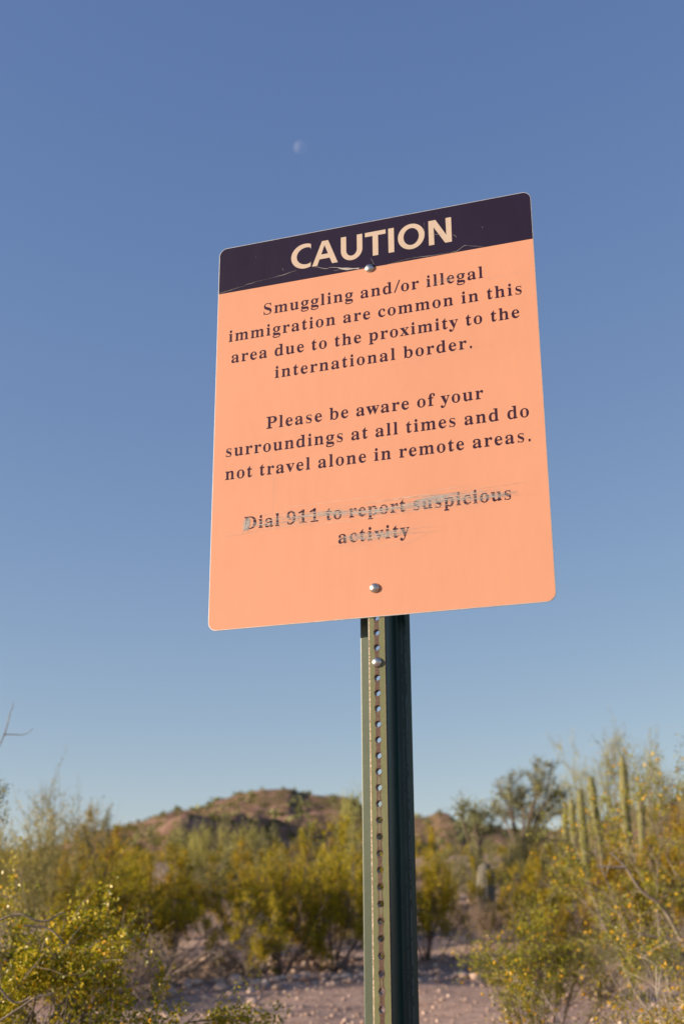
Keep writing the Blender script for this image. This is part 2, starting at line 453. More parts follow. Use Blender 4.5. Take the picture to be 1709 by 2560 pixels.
P_PV = plant_meshes('pv', skeleton(15, stems=9, n1=9, n2=6, tilt=(4, 40), wob=.09, up=.06, l1=.36, l2=.22, ang=(15, 45), r0=.009), .015, 20, .013, M_PALO, M_PALOSTEM)
P_PL = plant_meshes('pl', skeleton(25, stems=8, n1=8, n2=6, tilt=(4, 44), wob=.10, up=.06, l1=.36, l2=.22, ang=(15, 50), r0=.009), .014, 15, .014, M_PALO, M_PALOSTEM, keep=.55)
P_DRY = plant_meshes('dry', skeleton(16, stems=24, n1=7, n2=4, tilt=(15, 84), wob=.2, up=-.02, l1=.4, l2=.22, start=.15, r0=.022), .020, 3, .03, M_TAN, M_DRYSTEM)
P_TAN = plant_meshes('tan', skeleton(17, stems=34, n1=6, n2=4, tilt=(4, 55), wob=.08, up=.02, l1=.25, l2=.14, r0=.006), .022, 10, .02, M_TAN, M_DRYSTEM)
P_MQ = plant_meshes('mq', skeleton(18, stems=10, n1=8, n2=6, tilt=(8, 56), wob=.15, up=.02, l1=.34, l2=.17, start=.42, r0=.016), .024, 62, .024, M_DARKG, M_DARKSTEM, keep=.85, clump=.8, gap=.3, gapf=9)
P_SG = plant_meshes('sg', skeleton(19, stems=20, n1=6, n2=4, tilt=(10, 65), l1=.3), .026, 22, .024, M_GREY, M_DRYSTEM)

# ---------------------------------------------------------------- sign
IN = .0254
YAW = math.atan2(-.321025, .947071)
TL = Vector((-0.23544, 2.10221, 1.26424 + CAMZ))
AX = Vector((.947071, -.321025, 0)); NX = Vector((.321025, .947071, 0))
X0, D0 = 12.1, 1.0
base = TL + AX * X0 * IN + NX * D0 * IN
GZ0 = ground_z(base.x, base.y)
sign = empty('warning_sign', (base.x, base.y, GZ0), YAW)
tag(sign, 'orange CAUTION sign bolted to a green perforated steel post', 'sign')
def SP(x, y, d):          # sign inches (x right, y down from the top, d depth) -> local metres
    return ((x - X0) * IN, (d - D0) * IN, TL.z - y * IN - GZ0)

def sheet_mat(name, c, var=.06, rough=.45):
    N = NT(name); v = N.coord()
    n1 = N.noise(3.2, 5, .6, v); n2 = N.noise(60, 3, .6, scale_vec(N, v, 1, 1, .25))
    f = N.math('ADD', N.math('MULTIPLY', n1, .6), N.math('MULTIPLY', n2, .4))
    lo = tuple(q * (1 - var) for q in c); hi = tuple(min(q * (1 + var), 1) for q in c)
    N.col(N.ramp(f, [(.35, lo), (.65, hi)])); N.set(Roughness=rough, Specular_IOR_Level=.12)
    N.bump(N.noise(180, 2, .5, v), .05, .0004)
    return N.m
M_ORANGE = sheet_mat('orange_sheeting', (.515, .250, .163), .035)
M_BAND = sheet_mat('dark_violet_film', (.0165, .0115, .0285), .12, .4)
M_INK = sheet_mat('violet_ink', (.031, .012, .028), .08, .5)
M_CREAM = sheet_mat('cream_letter_film', (.44, .355, .29), .05)
def alu_mat(name, c, rough, metal=1.0, scr=True):
    N = NT(name); v = N.coord()
    N.col(N.ramp(N.noise(90, 4, .7, v), [(.3, tuple(q * .75 for q in c)), (.7, c)]))
    N.set(Roughness=rough, Metallic=metal)
    N.bump(N.noise(260, 3, .7, v), .12, .0005)
    return N.m
M_ALU = alu_mat('bare_aluminium', (.66, .65, .64), .4, .4)
M_BOLT = alu_mat('zinc_bolt', (.62, .62, .60), .33)
M_SCR = alu_mat('scratched_aluminium', (.37, .345, .33), .5, .1)
M_SCRL = alu_mat('fine_pale_scratch', (.56, .38, .30), .6, .0)

def rrect(x0, y0, x1, y1, r, corners='tltrbrbl', n=8):
    pts = []
    for cx_, cy_, a0, key in ((x1 - r, y0 + r, -90, 'tr'), (x1 - r, y1 - r, 0, 'br'), (x0 + r, y1 - r, 90, 'bl'), (x0 + r, y0 + r, 180, 'tl')):
        if key in corners:
            for k in range(n + 1):
                a = rad(a0 + 90 * k / n); pts.append((cx_ + r * cos(a), cy_ + r * sin(a)))
        else:
            a = rad(a0 + 45); pts.append((x1 if 'r' in key[1] else x0, y0 if key[0] == 't' else y1))
    return pts
def slab(name, pts, d0, d1, mat, parent, bev=0.0):
    n = len(pts); cxm = sum(p[0] for p in pts) / n; cym = sum(p[1] for p in pts) / n
    V = []
    if bev:
        rings = [(d0, bev), (d0 + bev, 0), (d1 - bev, 0), (d1, bev)]
    else:
        rings = [(d0, 0), (d1, 0)]
    W = 12.0; Hh = 15.0
    for d, b in rings:
        for x, y in pts:
            sx = 1 - b / W; sy = 1 - b / Hh
            V.append(SP(12 + (x - 12) * sx, 15 + (y - 15) * sy, d) if b else SP(x, y, d))
    F = []
    for k in range(len(rings) - 1):
        for i in range(n):
            j = (i + 1) % n; F.append((k * n + i, k * n + j, (k + 1) * n + j, (k + 1) * n + i))
    F.append(tuple(range(n))[::-1]); F.append(tuple(range((len(rings) - 1) * n, len(rings) * n)))
    o = mesh_obj(name, V, F, mat, parent)
    import bmesh
    bm = bmesh.new(); bm.from_mesh(o.data); bmesh.ops.recalc_face_normals(bm, faces=bm.faces); bm.to_mesh(o.data); bm.free()
    return o
panel = slab('sign_panel', rrect(0, 0, 24, 30, .62), 0.0, .085, M_ALU, sign, .022)
BI = .05
slab('orange_face', rrect(BI, 3.885, 24 - BI, 30 - BI, .58, 'brbl'), -.006, -.001, M_ORANGE, panel)
band = slab('header_band', rrect(BI, BI, 24 - BI, 3.88, .58, 'tltr'), -.006, -.001, M_BAND, panel)

GL = json.loads('''{".":[180,[[[101,-9,89,-9,78,-9],[69,-6,60,1,52,9],[48,20,48,36,48,53],[52,64,60,71,69,78],[78,81,89,81,101,81],[111,78,119,71,127,64],[132,53,132,36,132,20],[127,9,119,1,111,-6]]]],"/":[250,[[[26,0,7,0,66,160],[126,320,185,480,205,480],[224,480,243,480,184,320],[124,160,64,0,45,0]]]],"1":[375,[[[158,0,65,0,65,12],[65,24,65,36,84,36],[102,36,120,36,132,36],[140,39,146,45,151,51],[154,63,154,79,154,191],[154,304,154,416,137,395],[121,378,108,365,94,352],[81,346,67,346,56,346],[47,350,40,359,32,368],[28,380,28,396,42,399],[57,405,74,412,90,419],[110,431,132,447,147,459],[163,471,179,482,204,482],[229,482,254,482,254,348],[254,214,254,79,254,65],[256,55,261,47,265,39],[274,36,288,36,306,36],[324,36,343,36,343,24],[343,12,343,0,250,0]]]],"9":[375,[[[187,-7,152,-7,126,-7],[104,-3,88,4,72,12],[60,21,53,33,46,45],[42,57,42,69,42,79],[45,87,50,94,56,101],[64,105,75,107,81,87],[91,70,103,56,116,43],[133,36,156,36,214,36],[246,101,251,230,241,217],[228,207,212,198,197,189],[178,185,155,185,117,185],[85,197,60,220,36,244],[24,278,24,324,24,356],[30,384,42,409,54,433],[72,452,95,466,118,479],[146,486,177,486,210,486],[239,478,264,463,289,447],[309,423,323,390,338,356],[345,313,345,261,345,224],[342,189,334,157,327,124],[316,96,301,72,285,47],[265,28,241,14,216,0]],[[142,233,184,233,200,233],[213,237,224,245,236,254],[244,265,251,278,250,335],[244,377,231,403,218,428],[202,441,181,441,162,441],[147,432,137,413,126,394],[121,365,121,328,121,265]]]],"D":[496,[[[90,0,20,0,20,6],[20,12,20,17,41,18],[55,22,63,30,70,37],[74,52,74,75,74,174],[74,274,74,374,74,400],[70,418,61,426,52,434],[37,439,15,439,15,444],[15,450,15,455,84,455],[153,455,222,455,302,455],[363,436,405,396,447,357],[468,301,468,228,468,76],[388,0,228,0,159,0]],[[206,24,222,24,266,24],[299,41,319,75,340,109],[351,160,351,229,351,365],[308,433,223,433,206,433],[195,430,190,423,185,417],[182,404,182,385,182,281],[182,176,182,72,182,53],[185,40,190,34,195,27]]]],"P":[418,[[[91,0,15,0,15,6],[15,12,15,17,39,18],[54,23,62,32,71,40],[75,56,75,81,75,180],[75,279,75,379,75,400],[70,415,62,424,54,432],[39,437,16,439,16,444],[16,450,16,455,82,455],[148,455,214,455,271,455],[312,450,336,440,359,430],[377,416,390,398,403,379],[409,357,409,332,409,294],[395,263,367,240,338,217],[297,206,242,206,222,206],[202,206,182,206,182,164],[182,122,182,81,182,56],[186,40,194,32,202,23],[218,18,242,17,242,12],[242,6,242,0,166,0]],[[182,286,182,230,188,230],[195,230,201,230,235,230],[258,237,272,253,285,268],[292,293,292,329,292,364],[286,390,275,406,264,423],[244,431,216,431,203,431],[194,429,189,424,184,419],[182,410,182,398,182,342]]]],"S":[390,[[[49,-11,43,-11,43,45],[43,102,43,158,49,158],[56,158,62,158,73,109],[90,73,111,50,133,26],[162,15,197,15,222,15],[242,22,257,36,271,50],[279,68,279,89,279,119],[261,142,225,160,204,170],[183,180,163,191,124,210],[95,231,77,253,59,274],[50,301,50,332,50,359],[56,383,67,403,79,423],[95,438,115,449,136,460],[159,466,185,466,198,466],[213,465,229,461,246,458],[263,454,282,448,286,447],[289,446,291,446,294,445],[297,445,300,445,311,445],[318,452,320,466,327,466],[333,466,339,466,339,417],[339,368,339,319,334,319],[328,319,322,319,316,344],[306,366,293,385,281,404],[265,418,248,429,231,439],[213,445,194,445,171,445],[153,439,140,426,126,414],[120,399,120,380,120,363],[125,348,137,336,149,325],[166,314,189,303,210,293],[232,283,253,273,281,260],[302,247,317,233,333,219],[344,204,350,188,356,172],[359,154,359,133,359,104],[352,79,339,58,325,36],[306,20,281,8,256,-4],[226,-10,192,-10,181,-10],[170,-9,158,-8,147,-6],[136,-3,126,1,114,5],[105,8,98,9,91,11],[87,12,85,12,77,12],[72,10,69,7,66,4],[63,-2,61,-11,55,-11]]]],"a":[344,[[[282,-10,255,-10,221,-10],[203,5,200,35,170,6],[135,-9,95,-9,72,-9],[54,-2,40,11,27,25],[20,42,20,63,20,93],[35,117,63,136,92,155],[137,173,199,190,199,207],[199,224,199,241,199,260],[195,274,187,282,179,291],[166,296,148,296,119,296],[104,288,104,274,104,271],[107,266,113,257,120,248],[123,239,123,231,123,219],[119,209,110,202,101,194],[90,191,77,191,63,191],[52,195,45,203,37,211],[33,223,33,236,33,252],[38,266,49,278,60,291],[75,300,95,308,114,315],[136,318,162,318,210,318],[244,310,263,292,283,275],[293,247,293,210,293,161],[293,112,293,62,293,51],[293,43,295,40,296,36],[299,34,304,34,309,34],[314,37,320,42,323,37],[326,32,329,28,307,2]],[[129,34,151,34,157,34],[165,36,174,41,183,46],[191,53,199,63,199,99],[199,134,199,169,145,157],[118,128,118,84,118,50]]]],"b":[361,[[[46,-11,43,-11,43,122],[43,255,43,388,43,409],[41,423,37,428,32,434],[23,438,8,439,8,445],[8,450,8,455,51,455],[95,455,138,455,138,396],[138,338,138,279,160,305],[188,318,221,318,245,318],[266,312,284,299,302,286],[316,268,326,245,337,222],[342,196,342,166,342,132],[335,102,323,75,310,49],[292,28,270,13,247,-2],[221,-10,192,-10,162,-10],[133,3,105,28,88,15],[70,2,53,-11,50,-11]],[[153,14,183,14,206,14],[223,26,232,49,241,73],[245,110,245,160,245,201],[240,231,231,251,222,270],[206,280,184,280,174,280],[164,277,155,270,146,263],[141,253,138,242,138,184],[138,126,138,69,138,32]]]],"c":[293,[[[208,-10,156,-10,130,-10],[107,-3,87,11,66,25],[50,44,38,68,26,92],[19,119,19,150,19,182],[26,211,40,237,54,262],[72,282,96,297,119,312],[146,319,175,319,207,319],[232,312,250,298,268,284],[277,267,277,245,277,233],[274,223,266,215,259,208],[249,204,236,204,210,204],[196,220,196,251,196,254],[196,258,197,261,197,265],[197,268,197,271,197,288],[188,297,169,297,131,297],[112,260,112,187,112,139],[120,102,137,76,154,51],[176,38,204,38,228,38],[250,49,271,72,276,68],[280,64,285,60,251,13]]]],"d":[370,[[[176,-10,140,-10,116,-10],[96,-3,78,10,59,24],[45,43,35,66,25,90],[19,117,19,147,19,182],[25,212,36,237,47,263],[62,283,81,297,101,311],[122,318,146,318,177,318],[203,306,223,280,223,320],[223,361,223,401,223,415],[219,425,212,430,205,436],[193,439,176,439,176,445],[176,450,176,455,224,455],[271,455,319,455,319,329],[319,202,319,75,319,59],[321,47,325,41,329,34],[338,30,353,28,353,22],[353,16,353,11,317,11],[274,4,223,-10,223,6],[223,23,223,39,204,6]],[[152,28,171,28,182,28],[192,33,202,41,212,50],[219,62,223,76,223,131],[223,186,223,242,221,253],[216,262,206,270,197,277],[186,281,174,281,153,281],[139,270,130,250,122,229],[118,197,118,153,118,111],[121,79,130,58,138,38]]]],"e":[301,[[[208,-10,154,-10,128,-10],[105,-3,85,10,64,24],[49,43,37,69,25,94],[19,123,19,157,19,188],[26,216,38,240,50,265],[66,284,87,298,108,311],[131,318,157,318,196,318],[226,306,249,280,271,255],[283,219,283,173,283,171],[283,168,283,166,227,166],[172,166,117,166,118,84],[145,42,199,42,226,42],[249,57,270,86,275,81],[280,77,285,73,252,17]],[[116,196,116,192,145,192],[173,192,201,192,201,200],[201,207,201,215,201,243],[199,264,193,277,187,290],[177,297,161,297,131,297],[116,266,116,203,116,200]]]],"f":[214,[[[76,0,15,0,15,5],[15,11,15,16,26,17],[35,19,40,22,45,25],[48,29,50,35,51,40],[52,53,52,73,52,141],[52,209,52,277,40,277],[28,277,16,277,16,288],[16,299,16,310,28,310],[40,310,52,310,52,325],[52,339,52,353,52,389],[63,416,85,436,106,455],[136,465,174,465,202,465],[224,458,240,446,255,433],[263,418,263,400,263,385],[259,374,252,367,244,359],[235,355,224,355,212,355],[203,359,195,365,188,372],[185,380,185,391,185,400],[187,410,193,420,194,422],[195,424,196,426,197,429],[197,431,197,433,197,440],[192,443,180,443,166,443],[157,439,153,430,150,421],[148,408,148,390,148,364],[148,337,148,310,166,310],[185,310,203,310,203,299],[203,288,203,277,185,277],[166,277,148,277,148,206],[148,136,148,65,148,45],[151,32,158,26,165,19],[178,16,199,16,199,11],[199,5,199,0,138,0]]]],"g":[327,[[[201,-140,146,-140,102,-140],[70,-134,48,-122,25,-109],[14,-93,14,-75,14,-53],[32,-36,69,-26,39,-11],[24,7,24,30,24,47],[30,61,42,74,55,86],[75,99,102,110,49,130],[22,164,22,212,22,233],[28,252,40,268,51,284],[67,296,88,305,108,314],[131,318,157,318,184,318],[209,314,233,304,261,304],[289,304,317,304,317,292],[317,280,317,268,301,268],[284,268,268,268,284,249],[291,227,291,203,291,184],[286,166,276,151,266,136],[252,124,234,116,216,107],[195,103,172,103,167,103],[162,103,157,103,152,104],[147,104,142,104,130,104],[120,101,112,94,105,88],[101,80,101,71,101,56],[114,49,141,49,152,49],[164,49,175,49,211,49],[239,46,259,40,279,34],[294,25,303,13,311,0],[316,-16,316,-37,316,-69],[301,-94,272,-113,243,-131]],[[141,124,157,124,173,124],[184,131,190,146,196,160],[199,182,199,211,199,240],[196,262,190,276,184,290],[173,297,157,297,141,297],[130,290,124,276,117,262],[114,240,114,211,114,182],[117,160,124,146,130,131]],[[131,-116,161,-116,229,-116],[263,-99,263,-66,263,-54],[259,-46,249,-41,240,-37],[225,-34,205,-34,169,-34],[133,-34,97,-34,81,-45],[73,-57,73,-73,73,-84],[80,-95,95,-103,109,-112]]]],"h":[381,[[[72,0,18,0,18,5],[18,11,18,16,31,17],[40,20,45,26,50,31],[52,41,52,56,52,170],[52,285,52,399,52,413],[50,423,46,429,41,435],[32,439,19,440,19,445],[19,450,19,455,62,455],[105,455,148,455,148,392],[148,330,148,267,173,301],[205,318,243,318,301,318],[330,283,330,212,330,160],[330,108,330,56,330,42],[333,32,337,26,342,20],[350,17,363,16,363,11],[363,5,363,0,310,0],[256,0,202,0,202,5],[202,11,202,16,204,16],[205,16,207,16,226,16],[235,29,235,56,235,109],[235,163,235,217,235,235],[233,249,229,258,225,267],[216,271,203,271,182,271],[163,259,148,235,148,175],[148,116,148,56,148,42],[150,32,154,26,158,20],[167,17,180,16,180,11],[180,5,180,0,126,0]]]],"i":[198,[[[115,362,101,362,86,362],[74,367,65,376,55,386],[50,398,50,412,50,427],[55,439,65,449,74,458],[86,463,101,463,115,463],[127,458,137,449,146,439],[151,427,151,412,151,398],[146,386,136,376,126,367]],[[72,0,18,0,18,5],[18,11,18,16,32,17],[41,20,45,26,50,31],[52,41,52,56,52,121],[52,186,52,252,52,268],[50,279,47,285,43,290],[34,293,20,293,20,299],[21,305,21,310,63,310],[106,310,148,310,148,225],[148,141,148,56,148,42],[150,32,154,26,158,20],[167,17,180,16,180,11],[180,5,180,0,126,0]]]],"l":[199,[[[72,0,18,0,18,5],[18,11,18,16,32,17],[41,20,45,26,50,31],[52,41,52,56,52,170],[52,284,52,398,52,412],[51,423,47,429,43,435],[34,439,20,439,20,445],[20,450,20,455,63,455],[106,455,148,455,148,322],[148,189,148,56,148,42],[150,32,154,26,158,20],[167,17,180,16,180,11],[180,5,180,0,126,0]]]],"m":[554,[[[71,0,18,0,18,5],[18,11,18,16,31,17],[40,20,45,26,50,31],[52,41,52,56,52,122],[52,187,52,253,52,267],[50,277,46,284,41,290],[32,294,19,294,19,300],[19,305,19,310,61,310],[104,310,146,310,146,295],[146,280,146,265,172,300],[202,318,237,318,283,318],[310,299,320,261,346,299],[379,318,418,318,475,318],[504,283,504,212,504,160],[504,108,504,56,504,42],[506,32,510,26,514,20],[523,17,536,16,536,11],[536,5,536,0,483,0],[430,0,377,0,377,5],[377,11,377,16,390,17],[398,20,403,26,407,32],[410,42,410,56,410,109],[410,163,410,217,410,235],[408,249,404,258,400,267],[391,271,377,271,358,271],[340,260,324,237,324,177],[324,116,324,56,324,42],[327,32,331,26,335,20],[343,17,356,16,356,11],[356,5,356,0,304,0],[252,0,199,0,199,5],[199,11,199,16,212,17],[221,20,225,26,229,32],[232,42,232,56,232,109],[232,163,232,217,232,235],[230,248,226,258,222,267],[213,271,199,271,178,271],[161,259,146,235,146,175],[146,116,146,56,146,42],[148,33,152,27,156,20],[165,17,177,16,177,11],[177,5,177,0,124,0]]]],"n":[381,[[[72,0,18,0,18,5],[18,11,18,16,31,17],[40,20,45,26,50,31],[52,41,52,56,52,122],[52,187,52,253,52,267],[50,277,46,284,41,290],[32,294,19,294,19,300],[19,305,19,310,62,310],[105,310,148,310,148,296],[148,282,148,267,172,301],[204,318,243,318,301,318],[330,283,330,212,330,160],[330,108,330,56,330,42],[333,32,337,26,342,20],[350,17,363,16,363,11],[363,5,363,0,310,0],[256,0,202,0,202,5],[202,11,202,16,204,16],[205,16,207,16,226,16],[235,29,235,56,235,109],[235,163,235,217,235,235],[233,249,229,258,225,267],[216,271,203,271,182,271],[163,259,148,235,148,175],[148,116,148,56,148,42],[150,32,154,26,158,20],[167,17,180,16,180,11],[180,5,180,0,126,0]]]],"o":[336,[[[198,-10,169,-10,139,-10],[113,-3,90,11,68,26],[50,45,38,70,25,95],[19,123,19,154,19,186],[25,214,38,239,50,264],[68,283,90,297,113,311],[139,318,168,318,197,318],[223,311,245,298,268,284],[285,264,298,240,311,215],[317,186,317,154,317,122],[311,93,298,69,285,44],[268,25,245,11,223,-3]],[[150,11,169,11,187,11],[201,21,209,39,213,48],[216,62,217,81,219,101],[220,125,220,154,220,213],[216,252,208,271,199,289],[186,299,169,299,149,299],[136,289,128,271,121,251],[117,213,117,154,117,125],[118,101,120,82,121,62],[124,48,128,39,136,21]]]],"p":[371,[[[77,-139,17,-139,17,-134],[17,-129,17,-124,28,-123],[35,-121,40,-117,45,-113],[49,-108,50,-101,52,-94],[52,-82,52,-64,52,39],[52,141,52,243,52,264],[50,277,46,283,42,289],[33,293,19,295,19,300],[19,305,19,310,61,310],[102,310,143,310,143,294],[143,278,143,263,163,300],[192,319,230,319,254,319],[275,312,293,298,311,284],[325,265,335,241,345,217],[350,190,350,160,350,127],[345,98,334,72,324,46],[310,26,291,12,273,-3],[251,-10,227,-10,194,-10],[168,4,148,32,148,2],[148,-28,148,-58,148,-76],[149,-89,152,-99,154,-108],[160,-114,167,-118,174,-121],[184,-122,197,-123,197,-128],[197,-134,197,-139,137,-139]],[[174,28,195,28,216,28],[231,39,239,59,248,81],[253,112,253,154,253,195],[249,226,241,248,234,268],[220,278,199,278,178,278],[161,264,148,235,148,180],[148,124,148,69,158,42]]]],"r":[287,[[[78,0,18,0,18,5],[18,11,18,16,32,17],[41,20,45,26,50,31],[52,41,52,56,52,121],[52,186,52,252,52,269],[50,280,46,285,42,290],[34,293,20,293,20,299],[21,305,21,310,62,310],[104,310,146,310,146,291],[146,271,146,252,157,273],[171,290,187,301,203,313],[218,318,233,318,252,318],[266,314,275,304,285,294],[289,282,289,266,289,253],[286,242,278,234,270,226],[260,222,248,222,236,222],[228,225,222,231,216,236],[212,243,207,250,202,257],[196,260,189,260,179,260],[170,254,162,241,153,229],[149,213,149,192,149,147],[149,101,149,56,149,41],[152,30,159,25,165,20],[178,17,197,16,197,11],[197,5,197,0,138,0]]]],"s":[288,[[[183,-10,151,-10,133,-10],[112,-5,87,6,83,8],[78,9,73,9,62,9],[55,3,51,-9,46,-9],[41,-9,36,-9,36,29],[36,67,36,105,41,105],[47,105,53,105,59,77],[71,55,87,39,103,23],[121,15,140,15,157,15],[170,19,179,27,188,34],[192,45,192,58,192,77],[180,93,156,105,139,113],[123,121,107,130,84,141],[66,154,54,169,43,184],[37,201,37,220,37,248],[46,272,65,291,83,310],[109,319,141,319,148,319],[156,318,166,316,175,314],[186,311,199,308,201,307],[203,307,206,306,209,305],[211,305,213,305,221,305],[226,310,230,319,235,319],[239,319,244,319,244,287],[244,254,244,222,239,222],[233,222,228,222,221,246],[211,264,196,277,182,290],[167,296,149,296,135,296],[124,293,116,286,109,279],[105,270,105,259,105,248],[108,240,115,232,122,225],[133,218,146,212,161,204],[176,197,191,189,214,178],[231,166,241,151,252,137],[257,118,257,95,257,62],[247,37,228,18,209,-1]]]],"t":[228,[[[169,-9,124,-9,97,-9],[77,-3,66,10,54,24],[48,44,48,71,48,140],[48,210,48,279,39,279],[30,279,20,279,20,286],[20,293,20,300,47,325],[70,348,88,369,106,390],[120,408,129,424,134,424],[139,424,144,424,144,386],[144,348,144,310,165,310],[186,310,208,310,208,300],[208,289,208,279,186,279],[165,279,144,279,144,213],[144,148,144,82,144,68],[146,58,149,51,153,44],[159,40,168,40,184,40],[196,52,206,75,212,72],[217,69,222,66,202,16]]]],"u":[375,[[[151,-10,131,-10,100,-10],[78,-1,65,17,52,35],[46,62,46,97,46,147],[46,197,46,248,46,263],[44,275,39,282,35,290],[26,294,11,294,11,300],[11,305,11,310,55,310],[98,310,142,310,142,231],[142,153,142,74,142,62],[145,53,151,46,157,39],[165,36,177,36,197,36],[214,46,228,66,228,126],[228,187,228,248,228,265],[226,277,221,283,216,290],[206,294,189,294,189,300],[189,305,189,310,234,310],[279,310,324,310,324,230],[324,150,324,70,324,55],[326,44,331,39,336,34],[346,30,360,30,360,24],[360,18,360,13,323,13],[279,5,228,-10,228,7],[228,24,228,40,217,25],[203,12,186,3,169,-6]]]],"v":[306,[[[148,-10,142,-10,108,76],[73,162,38,248,32,262],[27,273,22,281,17,289],[9,293,-3,293,-3,299],[-3,305,-3,310,53,310],[108,310,164,310,164,305],[164,300,164,294,161,294],[158,294,156,294,138,294],[129,288,129,276,129,273],[129,271,130,268,148,219],[167,171,185,122,202,166],[219,209,236,253,239,262],[241,268,241,272,241,287],[229,294,203,294,203,300],[203,305,203,310,237,310],[271,310,305,310,305,305],[305,300,305,295,292,292],[283,287,278,279,272,271],[266,259,260,243,227,159],[193,74,160,-10,154,-10]]]],"w":[435,[[[128,-10,122,-10,87,81],[52,173,17,265,14,273],[10,280,6,284,2,289],[-4,292,-11,293,-11,299],[-11,305,-11,310,39,310],[89,310,138,310,138,305],[138,299,138,293,129,293],[123,292,120,289,116,287],[114,282,114,276,114,273],[115,269,116,266,116,262],[118,257,120,253,135,211],[151,169,167,127,181,163],[196,199,211,235,208,245],[204,256,201,266,197,277],[194,285,190,288,186,292],[179,294,168,295,168,300],[168,305,168,310,220,310],[271,310,323,310,323,305],[323,299,323,293,305,293],[296,287,296,276,296,274],[296,272,296,269,297,266],[297,264,298,262,310,222],[323,181,336,141,351,179],[367,218,382,256,385,263],[387,270,387,275,387,282],[384,286,380,289,375,291],[367,293,356,295,356,300],[356,305,356,310,386,310],[415,310,445,310,445,305],[445,300,445,295,436,294],[429,291,425,284,421,278],[416,269,412,258,376,169],[340,79,304,-10,299,-10],[294,-10,289,-10,267,59],[245,128,223,197,195,128],[167,59,140,-10,134,-10]]]],"x":[319,[[[42,0,5,0,5,5],[5,10,5,15,25,20],[44,34,62,56,82,83],[103,110,123,136,96,179],[70,221,43,263,31,282],[18,292,4,293,4,299],[4,305,4,310,59,310],[114,310,169,310,169,305],[169,300,169,294,150,294],[140,289,140,280,140,276],[143,270,149,260,161,242],[172,224,183,206,197,223],[210,240,224,257,231,265],[234,272,234,279,234,285],[232,288,227,290,223,292],[214,294,201,294,201,300],[201,305,201,310,238,310],[274,310,311,310,311,306],[311,301,311,296,292,292],[273,278,254,254,235,231],[217,207,198,184,229,135],[260,86,291,36,296,30],[299,25,303,21,306,18],[312,16,319,15,319,10],[319,5,319,0,264,0],[210,0,155,0,155,5],[155,11,155,16,165,16],[173,17,178,19,183,22],[185,25,185,30,185,37],[181,47,173,59,161,77],[150,96,138,114,124,96],[111,79,97,61,89,50],[85,41,85,34,85,21],[94,15,114,15,115,15],[116,15,118,15,118,10],[118,5,118,0,80,0]]]],"y":[300,[[[69,-140,52,-140,35,-140],[21,-135,10,-125,-1,-115],[-7,-101,-7,-84,-7,-72],[-3,-62,5,-53,12,-44],[23,-40,36,-40,47,-40],[57,-43,64,-49,71,-56],[75,-65,75,-76,75,-78],[74,-79,74,-81,74,-83],[74,-85,74,-87,74,-95],[78,-99,86,-99,94,-99],[103,-90,114,-74,120,-65],[125,-56,129,-44,134,-33],[137,-20,140,-5,106,80],[71,165,36,251,32,261],[28,269,25,275,21,281],[18,285,15,287,11,291],[5,293,-3,293,-4,293],[-4,293,-5,293,-5,299],[-5,305,-5,310,51,310],[106,310,162,310,162,305],[162,299,162,293,149,293],[141,292,136,289,131,287],[128,282,128,275,128,272],[129,270,130,267,131,263],[132,260,133,257,150,211],[168,165,185,119,200,160],[215,200,230,241,233,248],[235,255,236,260,237,265],[238,270,238,274,238,282],[235,287,229,289,224,292],[215,293,203,293,203,299],[203,305,203,310,235,310],[267,310,300,310,300,305],[300,299,300,293,290,293],[283,289,277,281,271,272],[266,259,259,242,227,154],[194,65,162,-24,151,-55],[140,-79,129,-96,119,-112],[107,-124,95,-131,83,-137]]]]}''')
def flat_curve(name, splines, d, mat, parent, offset=0.0, ext=.0):
    """splines: list of bezier rings (6-tuples, inches on the sign)"""
    c = bpy.data.curves.new(name, 'CURVE'); c.dimensions = '2D'; c.fill_mode = 'BOTH'; c.resolution_u = 5; c.bevel_depth = offset; c.bevel_resolution = 0
    c.extrude = ext
    for ring in splines:
        s = c.splines.new('BEZIER'); s.bezier_points.add(len(ring) - 1); s.use_cyclic_u = True
        for p, q in zip(s.bezier_points, ring):
            p.handle_left_type = p.handle_right_type = 'FREE'
            p.handle_left = (q[0], -q[1], 0); p.co = (q[2], -q[3], 0); p.handle_right = (q[4], -q[5], 0)
    tmp = bpy.data.objects.new('tmp', c); COL.objects.link(tmp)
    bpy.context.view_layer.update()
    dg = bpy.context.evaluated_depsgraph_get()
    me = bpy.data.meshes.new_from_object(tmp.evaluated_get(dg), depsgraph=dg)
    bpy.data.objects.remove(tmp); bpy.data.curves.remove(c)
    for v in me.vertices:
        p = SP(v.co.x, -v.co.y, d - v.co.z * .12); v.co = p
    me.name = name; me.materials.clear(); me.materials.append(mat)
    return link(name, me, parent)
FS = 1.98           # letter size in inches per em
FXS = 1.06
def reshape(rings, hx=.015, vy=.010):
    A = []
    for q in rings:
        A.append(sum(q[i][2] * q[(i + 1) % len(q)][3] - q[(i + 1) % len(q)][2] * q[i][3] for i in range(len(q))) / 2)
    sg = 1 if max(A, key=abs) > 0 else -1
    out = []
    for q in rings:
        n = len(q); nq = []
        for i in range(n):
            a, b, c = q[i - 1], q[i], q[(i + 1) % n]
            t1 = Vector((b[2] - a[2], b[3] - a[3])); t2 = Vector((c[2] - b[2], c[3] - b[3]))
            N_ = Vector((0, 0))
            for t in (t1, t2):
                if t.length > 1e-6: N_ += Vector((t.y, -t.x)).normalized() * sg
            dx = max(-1, min(1, N_.x)) * -hx; dy = max(-1, min(1, N_.y)) * vy
            nq.append(tuple(v + (dx if k % 2 == 0 else dy) for k, v in enumerate(b)))
        out.append(nq)
    return out
